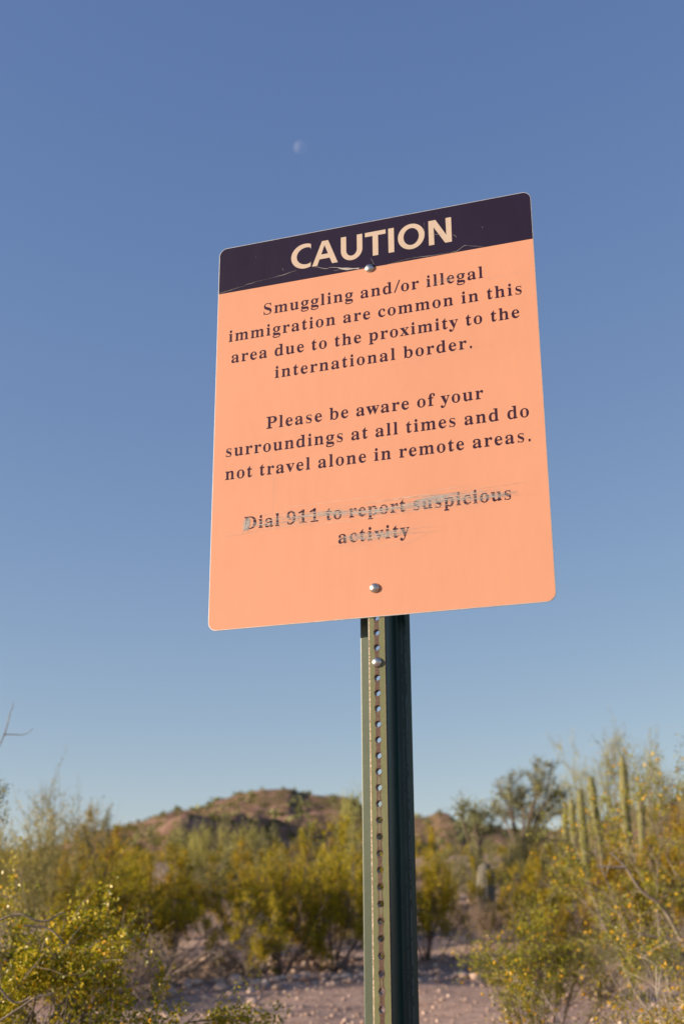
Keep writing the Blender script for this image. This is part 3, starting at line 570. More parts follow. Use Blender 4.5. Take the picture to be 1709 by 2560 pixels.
def text_line(t, xa, xb, yb, d, parent, name='lettering'):
    def ext(ch):
        xsv = [v for ring in GL[ch][1] for q in ring for v in (q[2],)]
        return min(xsv) / 1000 * FS * FXS, max(xsv) / 1000 * FS * FXS
    adv = lambda ch: (.155 if ch == ' ' else GL[ch][0] / 1000 * (1 if ch not in './' else .8)) * FS * FXS
    nat = sum(adv(ch) for ch in t[:-1]) + ext(t[-1])[1] - ext(t[0])[0]
    ls = (xb - xa - nat) / (len(t) - 1)
    x = xa - ext(t[0])[0]; rings = []
    for ch in t:
        if ch != ' ':
            gl = []
            for ring in GL[ch][1]:
                gl.append([tuple((x + q[i] / 1000 * FS * FXS) if i % 2 == 0 else (yb - q[i] / 1000 * FS) for i in range(6)) for q in ring])
            rings += reshape(gl, *((.004, .004) if ch in 'wvyx' else (.020, .010)))
        x += adv(ch) + ls
    return flat_curve(name, rings, d, M_INK, parent, offset=.008)
for t, xa, xb, yb in (("Smuggling and/or illegal", 3.73, 20.32, 6.27), ("immigration are common in this", .97, 22.97, 8.03),
                      ("area due to the proximity to the", 1.22, 22.71, 9.80), ("international border.", 4.70, 19.32, 11.56),
                      ("Please be aware of your", 4.10, 19.95, 15.47), ("surroundings at all times and do", .99, 22.97, 17.23),
                      ("not travel alone in remote areas.", .99, 22.98, 18.99), ("Dial 911 to report suspicious", 2.53, 21.48, 22.89),
                      ("activity", 9.50, 14.52, 24.66)):
    text_line(t, xa, xb, yb, -.010, panel)

def poly_ring(pts):
    out = []
    n = len(pts)
    for i in range(n):
        p, a, b = pts[i], pts[i - 1], pts[(i + 1) % n]
        out.append(((p[0] * 2 + a[0]) / 3, (p[1] * 2 + a[1]) / 3, p[0], p[1], (p[0] * 2 + b[0]) / 3, (p[1] * 2 + b[1]) / 3))
    return out
def arc(cx_, cy_, rx, ry, a0, a1, n=20):
    return [(cx_ + rx * cos(rad(a0 + (a1 - a0) * k / n)), cy_ + ry * sin(rad(a0 + (a1 - a0) * k / n))) for k in range(n + 1)]
T_, B_ = .94, 2.95
cau = []
# C
oC = arc(6.99, 1.93, 1.09, 1.045, -63, -297, 34)
iC = arc(7.10, 1.93, .76, .715, -300, -60, 34)
cau.append(poly_ring([(7.47, 1.00), (7.47, 1.40)] + iC[::-1][1:-1] + [(7.46, 2.49), (7.45, 2.87)] + oC[::-1][1:-1]))
cau.append(poly_ring([(8.34, T_), (8.82, T_), (9.57, B_), (9.13, B_), (8.94, 2.44), (8.14, 2.44), (7.97, B_), (7.56, B_)]))
cau.append(poly_ring([(8.54, 1.30), (8.28, 2.06), (8.81, 2.06)]))
cau.append(poly_ring([(9.82, T_), (10.23, T_), (10.23, 2.12)] + arc(10.645, 2.12, .415, .50, 180, 0, 14)[1:-1] + [(11.06, 2.12), (11.06, T_), (11.48, T_), (11.48, 2.12)] + arc(10.65, 2.12, .83, .865, 0, 180, 20)[1:-1] + [(9.82, 2.12)]))
cau.append(poly_ring([(11.69, T_), (13.27, T_), (13.27, 1.29), (12.69, 1.29), (12.69, B_), (12.27, B_), (12.27, 1.29), (11.69, 1.29)]))
cau.append(poly_ring([(13.47, T_), (13.90, T_), (13.90, B_), (13.47, B_)]))
cau.append(poly_ring(arc(15.195, 1.93, 1.0, 1.045, 0, 360, 40)[:-1])); cau.append(poly_ring(arc(15.195, 1.93, .58, .70, 360, 0, 36)[:-1]))
cau.append(poly_ring([(16.50, T_), (17.03, T_), (17.80, 2.32), (17.78, T_), (18.19, T_), (18.19, B_), (17.70, B_), (16.88, 1.52), (16.90, B_), (16.50, B_)]))
flat_curve('caution_lettering', cau, -.010, M_CREAM, panel)

# scratches: thin ribbons of bare metal over the face
def ribbons(name, rs, mat, parent, seed=1):
    V = []; F = []; r = np.random.default_rng(seed)
    for k, (pts, w) in enumerate(rs):
        n = len(pts); d = -.012 - .00035 * (k % 40); o = len(V)
        for i, (x, y) in enumerate(pts):
            a = pts[max(i - 1, 0)]; b = pts[min(i + 1, n - 1)]
            tx, ty = b[0] - a[0], b[1] - a[1]; L = math.hypot(tx, ty) or 1
            ww = w * (.25 + .75 * sin(pi * min(max((i + .35) / n, .06), .94))) * (.15 + 1.5 * r.random()) / 2
            V.append(SP(x - ty / L * ww, y + tx / L * ww, d)); V.append(SP(x + ty / L * ww, y - tx / L * ww, d))
        for i in range(n - 1):
            F.append((o + 2 * i, o + 2 * i + 1, o + 2 * i + 3, o + 2 * i + 2))
    return mesh_obj(name, V, F, mat, parent)
def stroke(r, x, y, L, slope, curv, n=26, jit=.009):
    return [(x + L * t, y + slope * L * t + curv * (t - .5) ** 2 * 4 + r.normal(0, jit)) for t in np.linspace(0, 1, n)]
r = np.random.default_rng(21)
gs, ls = [], []
# through "Dial 911 to report suspicious": y about 22.5
for k in range(78):
    x = 2.2 + 17.8 * r.random(); L = min(.6 + 5 * r.random() ** 1.6, 21.9 - x)
    c = 22.52 + .16 * sin(x * .7) - (.10 if x > 15 else 0)
    gs.append((stroke(r, x, c + r.normal(0, .15), L, r.normal(0, .012), r.normal(0, .03)), .012 + .022 * r.random()))
for k in range(9):
    x = 4 + 12 * r.random()
    gs.append((stroke(r, x, 22.48 + r.normal(0, .07), 1.5 + 4 * r.random(), r.normal(-.004, .01), .02), .022 + .02 * r.random()))
for k in range(36):
    x = 9.4 + 3.6 * r.random(); L = min(.5 + 2.6 * r.random(), 14.9 - x)
    gs.append((stroke(r, x, 24.38 + r.normal(0, .13), L, r.normal(-.01, .02), r.normal(0, .03)), .012 + .02 * r.random()))
for k in range(30):
    x = 14.6 + 3.2 * r.random(); gs.append((stroke(r, x, 22.25 + r.normal(0, .14), .6 + r.random() * 1.5, r.normal(-.02, .04), 0), .014 + .02 * r.random()))
for k in range(26):  # hatching over the D
    x = 2.45 + .45 * r.random(); gs.append(([(x + .12 * (1 - t) + r.normal(0, .02), 22.0 + .3 * r.random() + t * .8) for t in (0, .35, .7, 1)], .03))
for k in range(4):
    gs.append((stroke(r, 16.3 + r.random(), 6.02 + r.normal(0, .1), .8 + r.random(), -.03, 0), .012))
for k in range(4):
    x = 16.0 + 1.8 * r.random(); gs.append((stroke(r, x, 6.05 + r.normal(0, .13), .3 + .5 * r.random(), -.02, 0), .02))
ribbons('grey_scratches', gs, M_SCR, panel, 3)
for k in range(26):
    x = 2.0 + 15 * r.random(); ls.append((stroke(r, x, 22.4 + r.normal(0, .40), min(2 + 6 * r.random(), 23.6 - x), r.normal(-.012, .014), r.normal(0, .06), 12), .016 + .014 * r.random()))
for k in range(10):
    x = 8.6 + 3 * r.random(); ls.append((stroke(r, x, 24.4 + r.normal(0, .42), 2 + 3.0 * r.random(), r.normal(-.02, .02), r.normal(0, .06), 10), .016 + .012 * r.random()))
ls.append((stroke(r, .7, 23.3, 3.2, -.08, .02), .022)); ls.append((stroke(r, 3.3, 23.05, 5.2, -.01, .03), .03))
ls.append((stroke(r, 16, 22.0, 6.6, -.03, .02), .022)); ls.append((stroke(r, 18.5, 22.6, 5.2, .01, .02), .018))
ls.append(([(4.37, 17.66), (4.62, 18.76), (4.76, 20.01), (4.72, 21.1), (4.66, 21.9)], .026)); ls.append(([(3.98, 23.3), (3.93, 24.0), (3.89, 24.5)], .024))
ls.append((stroke(r, 1.0, 16.6, 10, -.11, .15, 16), .010)); ls.append((stroke(r, 12, 12.1, 11, -.07, .1, 16), .010))
ls.append((stroke(r, 13.5, 25.3, 4.5, -.28, .22, 14), .012)); ls.append((stroke(r, 9.4, 25.35, 5.6, -.05, -.05, 12), .02))
ls.append((stroke(r, 20.4, 6.4, 3.2, -.02, .06, 8), .012))
ribbons('pale_scratches', ls, M_SCRL, panel, 4)
cr = []
cr.append(([(.07, 3.82), (.47, 3.75), (1.0, 3.69), (1.56, 3.6), (2.05, 3.55), (2.39, 3.45), (2.8, 3.42), (3.22, 3.35), (4.29, 3.28), (5.35, 3.19), (5.92, 3.07), (6.35, 2.99)], .022))
cr.append(([(7.7, 2.99), (8.03, 3.06), (8.3, 3.20), (8.59, 3.31), (8.83, 3.34), (8.93, 3.27), (9.38, 3.35), (9.86, 3.48), (10.25, 3.62), (10.88, 3.71), (11.63, 3.84)], .026))
cr.append(([(9.55, 3.42), (9.9, 3.56), (10.3, 3.66), (10.8, 3.73), (11.2, 3.79)], .14)); cr.append(([(9.3, 3.62), (9.8, 3.62), (10.3, 3.66)], .02))
cr.append(([(12.43, 3.96), (13.2, 3.90), (13.94, 3.84), (14.83, 3.72), (15.6, 3.72), (16.3, 3.78), (16.92, 3.80), (17.95, 3.83), (18.55, 3.80), (18.85, 3.6), (19.08, 3.45), (19.3, 3.5), (19.5, 3.58), (20.0, 3.7), (20.43, 3.82)], .020))
for (x, y, dx, dy) in ((7.9, 2.2, .2, .25), (16.2, 1.0, 0, .9), (18.3, 2.4, .25, .3), (5.2, 2.6, .12, .35), (12.1, 3.1, .25, .6), (17.1, .35, .03, .04), (3.0, 1.2, .05, .1), (20.5, 2.2, -.1, .1), (16.7, 2.1, .9, .15)):
    cr.append(([(x, y), (x + dx * .5, y + dy * .4), (x + dx, y + dy)], .012))
ribbons('film_cracks', cr, M_SCR, panel, 5)

def dome(name, x, y, d0, R, h, parent):
    V = []; F = []; nr, na = 8, 24
    for i in range(nr + 1):
        a = (pi / 2) * i / nr; rr = R * cos(a); dd = d0 - h * sin(a)
        for k in range(na):
            t = 2 * pi * k / na; V.append(SP(x + rr * cos(t), y + rr * sin(t), dd))
    for k in range(na):
        t = 2 * pi * k / na; V.append(SP(x + R * cos(t), y + R * sin(t), d0 + .05))
    for i in range(nr):
        for k in range(na):
            j = (k + 1) % na; F.append((i * na + k, i * na + j, (i + 1) * na + j, (i + 1) * na + k))
    o_ = (nr + 1) * na
    for k in range(na):
        j = (k + 1) % na; F.append((o_ + k, o_ + j, j, k))
    return mesh_obj(name, V, F, M_BOLT, parent, True)
dome('bolt', 12.0, 3.94, -.03, .34, .21, sign)
dome('bolt', 12.04, 28.03, -.03, .34, .21, sign)

# post ------------------------------------------------------------
def post_mat(name, lit, dark, rust=True):
    N = NT(name); v = N.coord()
    sx = N.n('SeparateXYZ'); N.l(v, sx.inputs[0]); X, Z = sx.outputs[0], sx.outputs[2]
    col = N.ramp(N.noise(9, 5, .65, scale_vec(N, v, 1, 1, .35)), [(.3, dark), (.7, lit)])
    fine = N.noise(160, 4, .7, v)
    chip = N.math('GREATER_THAN', N.noise(55, 5, .8, scale_vec(N, v, 1, 1, .5)), .665)
    col = N.mix(N.math('MULTIPLY', chip, .8), col, (.10, .065, .045))
    col = N.mix(N.math('MULTIPLY', N.math('GREATER_THAN', N.noise(210, 4, .8, scale_vec(N, v, 1, 1, .4)), .69), .6), col, (.33, .31, .24))
    col = N.mix(.25, col, N.ramp(fine, [(.3, (.6, .6, .55)), (.7, (1.2, 1.2, 1.2))]), 'MULTIPLY')
    rough = .42
    if rust:
        ph = N.math('FRACT', N.math('MULTIPLY', N.math('ADD', Z, HOLE_PH), 1 / IN))       # 0 at hole centre
        t = N.math('ABSOLUTE', N.math('SUBTRACT', ph, .5))                                # .5 at hole, 0 midway
        w = N.math('ADD', .145 * IN, N.math('MULTIPLY', N.math('POWER', N.math('MULTIPLY', t, 2), 2), .095 * IN))
        edge = N.math('ADD', w, N.math('MULTIPLY', N.math('SUBTRACT', N.noise(140, 3, .7, v), .5), .0022))
        ax = N.math('ABSOLUTE', X)
        mask = N.math('LESS_THAN', ax, edge)
        patch = N.math('GREATER_THAN', N.noise(420, 3, .8, v), .40)
        lower = N.math('GREATER_THAN', N.math('ADD', ax, N.math('MULTIPLY', N.math('SUBTRACT', N.noise(22, 2, .5, v), .45), .02)), .0)
        mask2 = N.math('MULTIPLY', mask, N.math('MULTIPLY', patch, lower))
        rc = N.ramp(N.noise(300, 3, .7, v), [(.3, (.03, .016, .012)), (.7, (.115, .052, .033))])
        col = N.mix(N.math('MULTIPLY', mask, .5), col, (.13, .095, .07))
        col = N.mix(mask2, col, rc)
        # worn front edge of the channel
        we = N.math('LESS_THAN', N.math('SUBTRACT', X, N.math('MULTIPLY', N.math('SUBTRACT', N.noise(300, 4, .8, v), .42), .003)), -.505 * IN)
        col = N.mix(we, col, N.ramp(N.noise(500, 2, .8, v), [(.40, (.22, .11, .07)), (.58, (.75, .58, .45))]))
        wr = N.math('GREATER_THAN', N.math('SUBTRACT', X, N.math('MULTIPLY', N.math('SUBTRACT', N.noise(300, 4, .8, v), .42), .0015)), .535 * IN)
        col = N.mix(wr, col, (.40, .25, .17))
    N.col(col); N.set(Roughness=rough, Specular_IOR_Level=.5)
    N.bump(N.math('ADD', N.noise(70, 4, .7, v), N.math('MULTIPLY', fine, .4)), .25, .0008)
    return N.m
HY0 = 33.02                                     # a hole centre in sign inches
HOLE_PH = -(TL.z - HY0 * IN - GZ0) + 40 * IN + .0
M_WEB = post_mat('faded_green_paint_with_rust', (.145, .145, .062), (.09, .11, .052))
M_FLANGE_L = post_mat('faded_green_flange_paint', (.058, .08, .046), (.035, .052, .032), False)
def shaded_paint():  # the post's green paint, darkened to put this side's shade into the colour
    N = NT('shade_darkened_green_paint'); v = N.coord()
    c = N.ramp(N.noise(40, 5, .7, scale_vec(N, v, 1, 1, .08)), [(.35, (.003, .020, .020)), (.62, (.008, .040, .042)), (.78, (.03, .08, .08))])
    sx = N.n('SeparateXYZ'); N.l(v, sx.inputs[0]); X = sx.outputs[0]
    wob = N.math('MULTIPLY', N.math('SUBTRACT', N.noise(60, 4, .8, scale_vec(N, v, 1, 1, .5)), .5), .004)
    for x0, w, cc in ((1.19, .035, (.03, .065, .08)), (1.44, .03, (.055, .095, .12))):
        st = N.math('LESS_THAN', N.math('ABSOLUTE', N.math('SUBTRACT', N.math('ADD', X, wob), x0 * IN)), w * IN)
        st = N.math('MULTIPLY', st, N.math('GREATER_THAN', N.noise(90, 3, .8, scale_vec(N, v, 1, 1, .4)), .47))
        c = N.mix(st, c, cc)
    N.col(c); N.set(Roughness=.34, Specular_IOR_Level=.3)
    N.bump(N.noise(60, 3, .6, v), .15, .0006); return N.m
M_SHADEP = shaded_paint()
post = empty('post', (0, 0, 0)); post.parent = sign
yb = (TL.z - GZ0) / IN + 14
y_top = 1.0
XC = X0
# web with holes
V = []; F = []
def hole_cell(yc, y0, y1, xa, xb, da, db, R, n=24):
    o = len(V)
    angs = [2 * pi * k / n for k in range(n)]
    def box(a):
        c, s = cos(a), sin(a); hx = (xb - xa) / 2; hy0 = yc - y0; hy1 = y1 - yc
        t = min(hx / abs(c) if abs(c) > 1e-6 else 1e9, (hy1 if s > 0 else hy0) / abs(s) if abs(s) > 1e-6 else 1e9)
        return (xa + xb) / 2 + c * t, yc + s * t
    # include the corners exactly
    cor = [math.atan2(y1 - yc, (xb - xa) / 2), pi - math.atan2(y1 - yc, (xb - xa) / 2), pi + math.atan2(yc - y0, (xb - xa) / 2), 2 * pi - math.atan2(yc - y0, (xb - xa) / 2)]
    angs = sorted(angs + cor); n = len(angs)
    for d in (da, db):
        for a in angs: V.append(SP(XC + 0 + R * cos(a), yc + R * sin(a), d))
        for a in angs:
            bx, by = box(a); V.append(SP(bx, by, d))
    for i in range(n):
        j = (i + 1) % n
        F.append((o + i, o + j, o + n + j, o + n + i))
        F.append((o + 2 * n + i, o + 3 * n + i, o + 3 * n + j, o + 2 * n + j))
        F.append((o + i, o + 2 * n + i, o + 2 * n + j, o + j))
xa, xb, da, db = XC - .55, XC + .55, .10, .60
k0 = int(y_top - HY0) - 0
yc = HY0 - 31
while yc < yb - .5:
    hole_cell(yc, yc - .5, yc + .5, xa, xb, da, db, .205)
    yc += 1
yA, yB = HY0 - 31.5, yc - .5
for (p, q) in (((xa, da), (xa, db)), ((xb, da), (xb, db))):
    o = len(V); V += [SP(p[0], yA, p[1]), SP(q[0], yA, q[1]), SP(q[0], yB, q[1]), SP(p[0], yB, p[1])]; F.append((o, o + 1, o + 2, o + 3))
for y in (yA, yB):
    o = len(V); V += [SP(xa, y, da), SP(xb, y, da), SP(xb, y, db), SP(xa, y, db)]; F.append((o, o + 1, o + 2, o + 3))
web = mesh_obj('perforated_web', V, F, M_WEB, post)
def extrude_profile(name, prof, mat, parent, y0, y1):
    n = len(prof); V = [SP(x, y0, d) for x, d in prof] + [SP(x, y1, d) for x, d in prof]
    F = [(i, (i + 1) % n, n + (i + 1) % n, n + i) for i in range(n)] + [tuple(range(n)), tuple(range(2 * n - 1, n - 1, -1))]
    o = mesh_obj(name, V, F, mat, parent)
    import bmesh
    bm = bmesh.new(); bm.from_mesh(o.data); bmesh.ops.recalc_face_normals(bm, faces=bm.faces); bm.to_mesh(o.data); bm.free()
    return o
e = .002
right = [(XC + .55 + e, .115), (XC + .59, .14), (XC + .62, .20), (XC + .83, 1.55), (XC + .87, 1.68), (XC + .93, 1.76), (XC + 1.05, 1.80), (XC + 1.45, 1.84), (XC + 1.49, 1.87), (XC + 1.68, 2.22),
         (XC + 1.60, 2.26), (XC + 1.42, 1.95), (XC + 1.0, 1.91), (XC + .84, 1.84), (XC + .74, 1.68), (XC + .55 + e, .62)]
extrude_profile('side_flange', right, M_SHADEP, post, yA, yB)
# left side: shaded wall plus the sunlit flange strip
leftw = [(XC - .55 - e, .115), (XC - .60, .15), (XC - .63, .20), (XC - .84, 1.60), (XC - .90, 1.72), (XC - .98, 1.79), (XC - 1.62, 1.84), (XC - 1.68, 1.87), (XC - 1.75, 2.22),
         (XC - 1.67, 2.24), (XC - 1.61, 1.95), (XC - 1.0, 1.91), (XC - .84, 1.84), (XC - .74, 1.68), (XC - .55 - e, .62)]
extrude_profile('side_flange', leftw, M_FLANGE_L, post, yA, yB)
dome('bolt', XC + .0, HY0, .06, .335, .22, post)
# sign bolts run through to nuts behind the web
for yn in (3.94, 28.03, HY0):
    n = 6; V = []; F = []
    for d in (.61, .86):
        for k in range(n):
            a = 2 * pi * k / n; V.append(SP(XC + .28 * cos(a), yn + .28 * sin(a), d))
    F = [(i, (i + 1) % n, n + (i + 1) % n, n + i) for i in range(n)] + [tuple(range(n)), tuple(range(n, 2 * n))]
    mesh_obj('nut', V, F, M_BOLT, post)

# ---------------------------------------------------------------- moon
def moon():
    N = NT('moon_surface'); N.t.nodes.remove(N.b)
    c = N.ramp(N.noise(.12, 4, .6, N.coord()), [(.35, (.02, .019, .018)), (.65, (.055, .052, .048))])
    df = N.n('BsdfDiffuse'); N.l(c, df.inputs[0]); tr = N.n('BsdfTransparent')
    ad = N.n('AddShader'); N.l(df.outputs[0], ad.inputs[0]); N.l(tr.outputs[0], ad.inputs[1])
    mx = N.n('MixShader'); N.l(N.n('NewGeometry').outputs['Backfacing'], mx.inputs[0]); N.l(ad.outputs[0], mx.inputs[1])
    tr2 = N.n('BsdfTransparent'); N.l(tr2.outputs[0], mx.inputs[2]); N.l(mx.outputs[0], N.out.inputs[0])
    import bmesh
    bm = bmesh.new(); bmesh.ops.create_uvsphere(bm, u_segments=48, v_segments=24, radius=1)
    me = bpy.data.meshes.new('moon'); bm.to_mesh(me); bm.free(); me.polygons.foreach_set('use_smooth', [True] * len(me.polygons)); me.materials.append(N.m)
    v = ray(751, 369).normalized()
    o = link('moon', me, None, v * 5000 + Vector((0, 0, CAMZ))); o.scale = (26, 26, 26)
    tag(o, 'faint pale half moon in the blue sky above the sign', 'moon')
moon()

# ---------------------------------------------------------------- cacti
def ribbed(name, pts, radii, ribs, mat, parent, depth=.14, per=4):
    pts = [Vector(p) for p in pts]; na = ribs * per; V = []; F = []
    for i, p in enumerate(pts):
        a = pts[max(i - 1, 0)]; b = pts[min(i + 1, len(pts) - 1)]; t = (b - a).normalized()
        u = t.cross(Vector((0, 1, 0))).normalized(); w = t.cross(u).normalized()
        for k in range(na):
            th = 2 * pi * k / na; rr = radii[i] * (1 - depth * (.5 - .5 * cos(ribs * th)) ** 1)
            V.append(p + (u * cos(th) + w * sin(th)) * rr)
    for i in range(len(pts) - 1):
        for k in range(na):
            j = (k + 1) % na; F.append((i * na + k, i * na + j, (i + 1) * na + j, (i + 1) * na + k))
    V.append(pts[-1]); c = len(V) - 1; o = (len(pts) - 1) * na
    for k in range(na): F.append((o + k, o + (k + 1) % na, c))
    return mesh_obj(name, V, F, mat, parent, True)
def cactus_mat(name, lo, hi, tip):
    N = NT(name); v = N.coord()
    c = N.ramp(N.noise(6, 5, .7, v), [(.3, tuple(q * .58 for q in lo)), (.7, tuple(q * .58 for q in hi))])
    sp = N.n('TexVoronoi'); sp.inputs['Scale'].default_value = 45; N.l(scale_vec(N, v, 1, 1, .6), sp.inputs['Vector'])
    c = N.mix(N.ramp(sp.outputs['Distance'], [(.12, (1, 1, 1)), (.3, (0, 0, 0))]), c, tip)
    N.col(c); N.set(Roughness=.75); return N.m
M_ORG = cactus_mat('organ_pipe_skin', (.17, .17, .045), (.30, .28, .08), (.42, .36, .2))
M_BAR = cactus_mat('young_saguaro_skin', (.15, .14, .10), (.28, .25, .195), (.36, .28, .22))
def spline(pts, n=18):
    P = [Vector(p) for p in pts]; P = [P[0] * 2 - P[1]] + P + [P[-1] * 2 - P[-2]]; out = []
    for i in range(1, len(P) - 2):
        for k in range(n):
            t = k / n; a, b, c, d = P[i - 1:i + 3]
            out.append(.5 * (2 * b + (c - a) * t + (2 * a - 5 * b + 4 * c - d) * t * t + (3 * b - a - 3 * c + d) * t ** 3))
    out.append(P[-2]); return out
OD = 24.0
ox = px_x(1530, OD); oz = ground_z(ox, OD)
org = empty('organ_pipe_cactus', (ox, OD, oz)); tag(org, 'tall organ pipe cactus with slender leaning stems in the scrub right of the post', 'cactus')
for (pxs, dd, R) in ([[(1446, 2210), (1431, 2061), (1427, 1997)], .25, .062], [[(1473, 2215), (1455, 2060), (1449, 1971)], -.2, .068],
                     [[(1545, 2285), (1515, 2170), (1494, 2075), (1482, 2000), (1475, 1940)], .0, .070], [[(1575, 2230), (1563, 2040), (1554, 1885)], .3, .085],
                     [[(1606, 2220), (1602, 2060), (1600, 1968)], -.3, .062], [[(1418, 2200), (1412, 2080), (1411, 2010)], .5, .050], [[(1640, 2240), (1632, 2130), (1630, 2090)], .2, .06]):
    pts = []
    for i, (a, b) in enumerate(pxs):
        q = at(a, b, OD + dd); pts.append(q - Vector((ox, OD, oz)))
    first = pts[0]; pts = [Vector((first.x * .35, first.y * .3, -.05))] + [Vector((first.x * .85, first.y * .8, max(first.z * .35, .12)))] * (1 if first.z > .25 else 0) + pts
    sp = spline(pts, 9); L = len(sp)
    rr = [R * 1.1 * (.82 + .18 * min(1, i / 6)) for i in range(L)]
    for k, f in enumerate((.98, .93, .82, .6, .3)): rr[L - 5 + k] = R * f
    ribbed('stem', sp, rr, 11, M_ORG, org)
BD = 20.3
bx = px_x(1217, BD); bz = ground_z(bx, BD)
top = at(1217, 2156, BD).z
bar = empty('young_saguaro', (bx, BD, bz)); tag(bar, 'stubby ribbed round-topped cactus among the bushes just right of the post', 'cactus')
Hb = top - bz; n = 26; pts = []; rr = []
for i in range(n):
    t = i / (n - 1); z = Hb * t; pts.append((0, 0, z))
    rr.append(.146 * min(1, (.72 + .5 * t)) * (1 if t < .72 else math.sqrt(max(1 - ((t - .72) / .28) ** 2, .0004))))
ribbed('body', pts, rr, 16, M_BAR, bar, .2)

# ---------------------------------------------------------------- bushes
def B(proto, name, px, top, D, label, cat, sx=1.0, rz=None, group=None):
    x, h = by_px(px, top, D)
    if proto in (P_CA, P_CB, P_CC): sx *= .92
    return place(proto, name, x, D, h, label, cat, rz if rz is not None else (px * .37) % 6.28, sx, group)
CB = 'creosote_bush'
# left side, middle distance
B(P_PL, 'palo_verde', 95, 1945, 13.5, 'pale wispy palo verde rising highest at the far left', 'tree', .62)
B(P_PV, 'palo_verde', 20, 2010, 12.0, 'pale palo verde cut by the left edge behind the flowering bush', 'tree', .7)
B(P_CB, CB, 195, 2035, 19, 'golden bush top poking up between the palo verde and the sky gap', 'bush', .55)
B(P_GR, 'desert_shrub', 262, 2035, 21, 'small grey-brown shrub silhouetted at the left of the sky gap', 'bush', .5)
B(P_CB, CB, 345, 2085, 15.5, 'broad olive creosote below the left foot of the hill', 'bush', .75)
B(P_CA, CB, 240, 2120, 13.8, 'olive creosote behind the sunlit flowering branches', 'bush', .8)
B(P_CC, CB, 430, 2120, 14.2, 'dark olive creosote above the dry brush', 'bush', .8)
B(P_PV, 'palo_verde', 470, 2045, 24, 'pale feathery shrub in front of the left end of the shaded ridge', 'bush', .7)
B(P_PV, 'palo_verde', 590, 2040, 25, 'pale yellow feathery shrub in front of the middle of the shaded ridge', 'bush', .7)
B(P_GR, 'desert_shrub', 520, 2095, 20, 'tan grey shrub between the feathery pale ones', 'bush', .8)
B(P_CA, CB, 700, 2120, 14.6, 'brightest golden creosote standing on a visible dark trunk', 'bush', .72)
B(P_CA, CB, 835, 2110, 15.2, 'golden creosote touching the left edge of the post', 'bush', .7)
B(P_CC, CB, 625, 2225, 13.6, 'low dark creosote at the edge of the stony bank', 'bush', .85)
B(P_GR, 'desert_shrub', 740, 2080, 23, 'pale shrub behind the golden creosote, below the hill crest', 'bush', .8)
B(P_PV, 'palo_verde', 905, 1955, 21, 'pale shrub peeping out above the hill at the post', 'tree', .45)
B(P_CC, CB, 875, 2040, 18, 'yellow green creosote top beside the post below the hill', 'bush', .6)
B(P_DRY, 'dry_brush', 400, 2310, 12.8, 'tangle of dead brown branches on the bank at lower left', 'bush', 1.5)
B(P_DRY, 'dry_brush', 290, 2350, 12.0, 'dead tan brush just behind the flowering creosote', 'bush', 1.2)
B(P_DRY, 'dry_brush', 480, 2385, 13.5, 'low dead twigs beside the large pointed rock', 'bush', 1.6)
B(P_DRY, 'dry_brush', 790, 2300, 15.6, 'grey dead stems under the golden creosote by the post', 'bush', .8)
B(P_DRY, 'dry_brush', 160, 2340, 11.4, 'dead brush mostly hidden behind the flowering bush at lower left', 'bush', 1.3)
B(P_CC, CB, 120, 2300, 12.6, 'dark creosote seen through the flowering bush at lower left', 'bush', .9)
B(P_DRY, 'dry_brush', 600, 2362, 14.2, 'dead brush at the foot of the creosote beside the visible trunk', 'bush', 1.2)
B(P_TAN, 'dry_grass_clump', 275, 2400, 11.6, 'orange tan grass clump between dead brush and flowering bush', 'grass clump', .9)
B(P_CB, CB, 650, 2105, 18.5, 'golden creosote filling the gap behind the bush with the visible trunk', 'bush', .75, .4)
B(P_CC, CB, 775, 2098, 19.5, 'olive creosote behind the two golden ones beside the post', 'bush', .75, 3.3)
B(P_CA, CB, 300, 2118, 17.0, 'olive creosote between the left edge bushes and the foot of the hill', 'bush', .7, 5.1)
